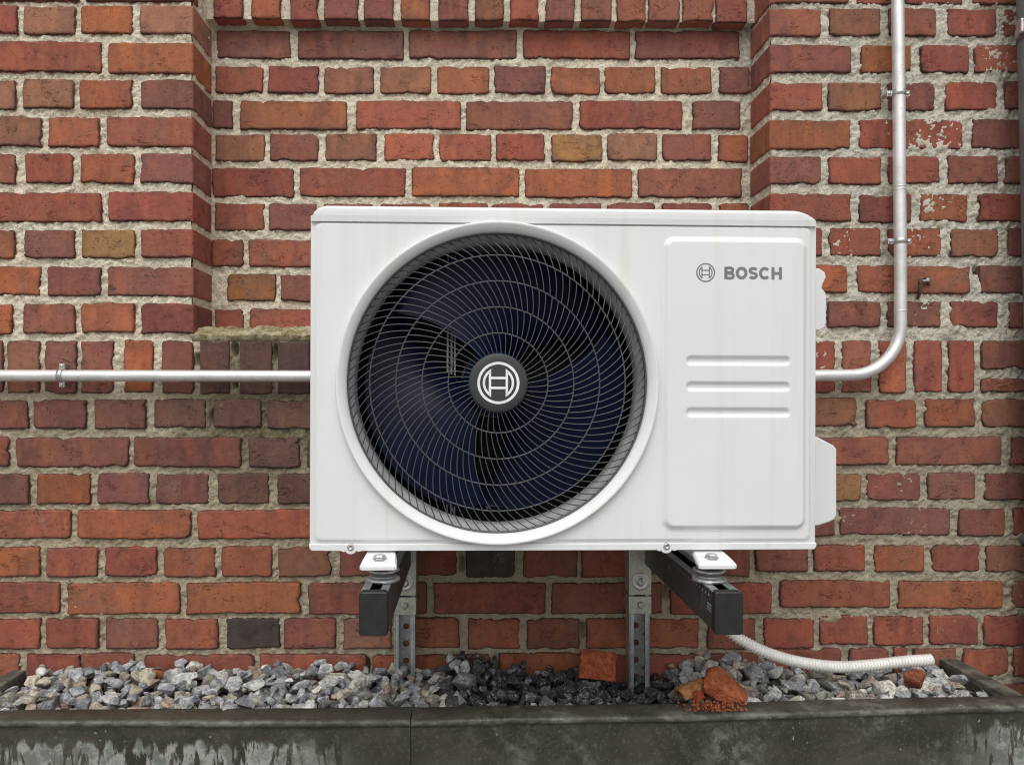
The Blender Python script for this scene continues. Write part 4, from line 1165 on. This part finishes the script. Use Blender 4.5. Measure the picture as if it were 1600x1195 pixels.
t = thing('conduit', 'bent bright metal conduit coming down the wall right of the unit', 'pipe', at(1405, 300, YC), (0, 0, 0), 'metal conduits on the brick wall')
pts = [(1400.5, -260), (1402.5, 0), (1404.5, 146), (1405.5, 300), (1407, 400), (1407, 500)]
fine = []
for (a1, b1), (a2, b2) in zip(pts, pts[1:]):
    for q in range(6): fine.append((a1 + (a2 - a1) * q / 6, b1 + (b2 - b1) * q / 6))
rb = 78
for q in range(0, 19):
    an = R(90 * q / 18); fine.append((1407 - rb + rb * math.cos(an), 508 + rb * math.sin(an)))
fine += [(1310, 586.3), (1290, 586.5), (1265, 587), (1120, 588)]
MB().tube([at(u, v, YC) - t.location for u, v in fine], 0.0127, 24).build('pipe', M['pipe'], t)
for v in (292, 297, 486):
    MB().lathe([(.0127, -.0012), (.0132, -.0006), (.0132, .0006), (.0127, .0012)], at(1405.4 if v < 400 else 1407, v, YC) - t.location, 'z', 24).build('coupling_seam', M['pipe'], t)
clip(t, at(1404.5, 146, YC) - t.location, 'z', 0.0127); clip(t, at(1406.5, 377, YC) - t.location, 'z', 0.0127)
# dark downpipe cut by the right edge of the view
YD = -0.075
t = thing('downpipe', 'dark grey rain downpipe with a pale clamp at the right edge', 'downpipe', at(1640, 300, YD))
m = MB(); top = at(1628, -260, YD); bot_ = at(1648, 620, YD)
dirv = (bot_ - top).normalized(); far_ = top + dirv * ((top.z - 0.05) / -dirv.z)
m.tube([top - t.location, bot_ - t.location, far_ - t.location], 0.051, 32).build('pipe', M['down'], t)
pc = top.lerp(bot_, (45 + 260) / 880) - t.location
m = MB(); m.tube([pc + dirv * -.012, pc + dirv * -.008, pc + dirv * .006, pc + dirv * .010], [.0512, .0545, .0545, .0512], 32, False); m.build('clamp_ring', M['screw'], t)
m = MB(); m.tube([pc + dirv * .011, pc + dirv * .020], .0525, 32, False); m.build('rubber_band', M['rubber'], t)
m = MB(); m.box(pc.x - .06, pc.x - .046, pc.y - .01, pc.y + .008, pc.z - .012, pc.z + .018, .003); m.build('clamp_lug', M['screw'], t)
# drain hose
t_h = []
for u, v, Y in ((1120, 968, -.10), (1145, 991, -.12), (1165, 1003, -.125), (1195, 1018, -.125), (1235, 1031, -.12), (1280, 1039, -.115), (1320, 1041.5, -.11), (1370, 1038, -.105), (1415, 1033, -.10), (1454, 1030.5, -.095)):
    t_h.append(at(u, v, Y))
def catmull(P, n):
    o = []; P = [P[0] * 2 - P[1]] + P + [P[-1] * 2 - P[-2]]
    for i in range(1, len(P) - 2):
        for q in range(n):
            s_ = q / n; a, b, c, d = P[i - 1], P[i], P[i + 1], P[i + 2]
            o.append(0.5 * ((2 * b) + (c - a) * s_ + (2 * a - 5 * b + 4 * c - d) * s_ ** 2 + (3 * b - a - 3 * c + d) * s_ ** 3))
    return o + [P[-2]]
cur = catmull(t_h, 60); acc = [0]
for a, b in zip(cur, cur[1:]): acc.append(acc[-1] + (b - a).length)
Lh = acc[-1]; pitch = 0.0066; nsub = 8; N = int(Lh / pitch) * nsub
hp = []; hr = []
for i in range(N + 1):
    s_ = Lh * i / N; k = min(max(1, int(np.searchsorted(acc, s_))), len(acc) - 1)
    f = (s_ - acc[k - 1]) / max(1e-9, acc[k] - acc[k - 1]); hp.append(cur[k - 1].lerp(cur[k], f))
    c_ = math.cos(2 * PI * i / nsub); hr.append(0.0102 + 0.0019 * math.copysign(abs(c_) ** 0.8, c_))
ho = bpy.data.objects.new('drain_hose', MB().tube(hp, hr, 18, False).mesh('drain_hose', M['hose'])); COL.objects.link(ho)
tag(ho, 'ribbed white drain hose drooping from the bracket onto the gravel', 'hose')
tip, dr = hp[-1], (hp[-1] - hp[-3]).normalized()
m = MB(); m.tube([tip, tip + dr * .001, tip - dr * .02, tip - dr * .021], [.0125, .0098, .0092, .0005], 18, False); m.build('hose_mouth', M['hose'], ho)

# ================================================================== LOOSE PIECES
def lump(name, label, cat, u, v, Y, size, col, rot=(0, 0, 0), seed=1, pts=16, sharp=0.9, z=None, group=None, mat='brick_loose'):
    rr = random.Random(seed); bm = bmesh.new()
    for k in range(pts):
        p = Vector((rr.uniform(-1, 1), rr.uniform(-1, 1), rr.uniform(-1, 1))).normalized()
        p = Vector([math.copysign(abs(c) ** (1 - sharp * 0.6), c) for c in p]) * rr.uniform(0.85, 1.05)
        bm.verts.new((p.x * size[0] / 2, p.y * size[1] / 2, p.z * size[2] / 2))
    r_ = bmesh.ops.convex_hull(bm, input=bm.verts[:])
    bmesh.ops.delete(bm, geom=[g for g in r_['geom_interior'] if isinstance(g, bmesh.types.BMVert)], context='VERTS')
    bmesh.ops.bevel(bm, geom=bm.edges[:], offset=min(size) * 0.05, segments=1, affect='EDGES')
    bmesh.ops.triangulate(bm, faces=bm.faces[:])
    bmesh.ops.subdivide_edges(bm, edges=bm.edges[:], cuts=1)
    for v_ in bm.verts: v_.co += Vector((rr.uniform(-1, 1), rr.uniform(-1, 1), rr.uniform(-1, 1))) * min(size) * 0.022
    bmesh.ops.recalc_face_normals(bm, faces=bm.faces[:])
    me_ = bpy.data.meshes.new(name); bm.to_mesh(me_); bm.free(); me_.materials.append(M[mat])
    p = at(u, v, Y)
    o = bpy.data.objects.new(name, me_); COL.objects.link(o); o.location = p; o.rotation_euler = rot; o.color = (*col, 1)
    return tag(o, label, cat, group)
def loose_material():
    k = NT('broken_brick'); oi = k.t.nodes.new('ShaderNodeObjectInfo'); p = k.pos(); base = oi.outputs['Color']
    a = k.noise(p, 70, 6, 0.7); b = k.noise(p, 260, 3, 0.6)
    c = k.mix(k.step(a, 0.38, 0.64), k.mix(1.0, base, (0.62, 0.58, 0.55), 'MULTIPLY'), k.mix(1.0, base, (1.15, 1.2, 1.2), 'MULTIPLY'))
    c = k.mix(k.math('MULTIPLY', k.step(b, 0.62, 0.72), 0.5), c, (0.46, 0.34, 0.22))
    return k.fin(c, 0.9, 0, k.bump(k.math('ADD', a, b), 0.9, 0.003), 0.2)
M['brick_loose'] = loose_material()
RED = (0.40, 0.115, 0.052)
# square fragment leaning on the wall
bm = bmesh.new(); bmesh.ops.create_cube(bm, size=1)
rr = random.Random(5)
for v_ in bm.verts: v_.co = Vector((v_.co.x * .074, v_.co.y * .030, v_.co.z * .058)) + Vector((rr.uniform(-.002, .002), rr.uniform(-.002, .002), rr.uniform(-.002, .002)))
bmesh.ops.bevel(bm, geom=bm.edges[:], offset=.0015, segments=1, affect='EDGES'); bmesh.ops.subdivide_edges(bm, edges=bm.edges[:], cuts=5, use_grid_fill=True)
for v_ in bm.verts: v_.co += Vector((rr.uniform(-1, 1), rr.uniform(-1, 1), rr.uniform(-1, 1))) * .0007
me = bpy.data.meshes.new('brick_fragment'); bm.to_mesh(me); bm.free(); me.materials.append(M['brick_loose'])
o = bpy.data.objects.new('brick_fragment', me); COL.objects.link(o); o.location = at(933, 1039, -.062); o.rotation_euler = (R(-20), R(3), R(-6)); o.color = (0.37, 0.098, 0.046, 1)
tag(o, 'square orange red brick fragment leaning on the wall beside the right post', 'brick fragment')
def chunk(front, back, yf, yb, name, label, cat, col, seed):
    rr = random.Random(seed); bm = bmesh.new()
    P = [at(u, v, yf + dy) for u, v, dy in front] + [at(u, v, yb + dy) for u, v, dy in back]
    c = sum(P, Vector()) / len(P)
    for p in P: bm.verts.new(p - c)
    r_ = bmesh.ops.convex_hull(bm, input=bm.verts[:])
    bmesh.ops.delete(bm, geom=[g for g in r_['geom_interior'] if isinstance(g, bmesh.types.BMVert)], context='VERTS')
    bmesh.ops.bevel(bm, geom=bm.edges[:], offset=.0022, segments=1, affect='EDGES')
    bmesh.ops.triangulate(bm, faces=bm.faces[:])
    bmesh.ops.subdivide_edges(bm, edges=[e for e in bm.edges if e.calc_length() > .008], cuts=3)
    bmesh.ops.triangulate(bm, faces=bm.faces[:])
    for v_ in bm.verts: v_.co += Vector((rr.uniform(-1, 1), rr.uniform(-1, 1), rr.uniform(-1, 1))) * .0011
    bmesh.ops.recalc_face_normals(bm, faces=bm.faces[:])
    me_ = bpy.data.meshes.new(name); bm.to_mesh(me_); bm.free(); me_.materials.append(M['brick_loose'])
    o = bpy.data.objects.new(name, me_); COL.objects.link(o); o.location = c; o.color = (*col, 1)
    return tag(o, label, cat)
chunk([(1098, 1066, 0), (1103, 1056, .01), (1122, 1095, 0), (1140, 1099, 0), (1166, 1098, 0), (1169, 1088, .008), (1100, 1080, 0)], [(1104, 1044, 0), (1112, 1040, 0), (1127, 1042, 0), (1160, 1072, .01), (1166, 1085, 0), (1110, 1090, 0)], -.225, -.165, 'brick_fragment', 'largest broken orange brick chunk lying near the hose on the trough edge', 'brick fragment', RED, 8)
lump('brick_fragment', 'small orange brick lump wedged between the big chunk and the tan piece', 'brick fragment', 1091, 1089, -.222, (.026, .028, .026), (0.38, 0.085, 0.035), (0, 0, 0), 4, 16, 0.5)
# half-round tan shard
m = MB(); vs = []; ns, na = 8, 14
for i in range(ns + 1):
    for j in range(na + 1):
        a = PI * j / na * 1.05; r = .0205 + .0008 * math.sin(i * 3 + j)
        vs.append((-.026 + .056 * i / ns, -r * math.cos(a), r * math.sin(a)))
for i in range(ns + 1):
    for j in range(na + 1):
        a = PI * j / na * 1.05; r = .0155
        vs.append((-.026 + .056 * i / ns, -r * math.cos(a), r * math.sin(a) - .001))
k = na + 1; o2 = (ns + 1) * k
fs = [(i * k + j, (i + 1) * k + j, (i + 1) * k + j + 1, i * k + j + 1) for i in range(ns) for j in range(na)]
fs += [tuple(o2 + q for q in f[::-1]) for f in fs]
fs += [(j, j + 1, o2 + j + 1, o2 + j) for j in range(na)] + [(ns * k + j, o2 + ns * k + j, o2 + ns * k + j + 1, ns * k + j + 1) for j in range(na)]
fs += [(i * k, o2 + i * k, o2 + (i + 1) * k, (i + 1) * k) for i in range(ns)] + [(i * k + na, (i + 1) * k + na, o2 + (i + 1) * k + na, o2 + i * k + na) for i in range(ns)]
m.add(vs, fs, False)
o = m.build('clay_shard', M['brick_loose']); o.location = at(1080, 1083, -.20); o.rotation_euler = (R(-10), R(-14), R(18)); o.color = (0.36, 0.16, 0.07, 1)
tag(o, 'curved tan clay shard lying against the big orange chunk', 'shard')
lump('red_stone', 'rounded red brown brick stone under the tip of the drain hose', 'stone', 1430, 1060, -.165, (.050, .044, .044), (0.30, 0.095, 0.055), (R(10), R(-14), R(30)), 21, 18, 0.45)
lump('red_stone', 'small orange red brick pebble among the grey gravel at far left', 'stone', 248, 1053, -.06, (.034, .028, .026), (0.36, 0.11, 0.05), (0, R(14), 0), 9, 16, 0.4)
# crumbs on the rim
m = MB(); rr = random.Random(3)
for k in range(150):
    u = rr.gauss(1120, 26); u = min(1165, max(1058, u)); v = rr.uniform(1096, 1112)
    p = on(u, v, ZR); s_ = rr.uniform(.0010, .0034)
    bm = bmesh.new(); bmesh.ops.create_icosphere(bm, subdivisions=1, radius=s_)
    for v_ in bm.verts: v_.co *= rr.uniform(.6, 1.2)
    m.bm(bm, Matrix.Translation((p.x, p.y, ZR + s_ * .4 + (rr.random() ** 3) * .006)))
o = m.build('brick_crumbs', M['brick_loose']); o.color = (0.40, 0.115, 0.05, 1); o['kind'] = 'stuff'
# bent nail in the pointing
t = thing('wall_hook', 'bent rusty hook sticking out of the brickwork right of the conduit', 'hook', at(1440, 455, 0))
m = MB(); P = [at(1434, 466, .004), at(1437, 458, -.010), at(1438, 447, -.018), at(1438, 437, -.022), at(1443, 434, -.020), at(1449, 440, -.010), at(1453, 447, .004)]
m.tube([p - t.location for p in catmull(P, 5)], .0036, 8).build('shank', M['rust'], t)
m = MB(); m.box(-.010, .006, -.008, .004, .014, .022, .002, Matrix.Translation((0, -.012, .004))); m.build('eye_plate', M['screw'], t)
# stub at the right edge
t = thing('pipe_stub', 'pale plastic pipe stub poking out of the wall at the right edge', 'pipe', at(1602, 842, 0))
MB().lathe([(.0001, -.05), (.013, -.05), (.016, -.048), (.0165, -.036), (.013, -.034), (.013, .004)], (0, 0, 0), 'y', 24).build('stub', M['down'], t)
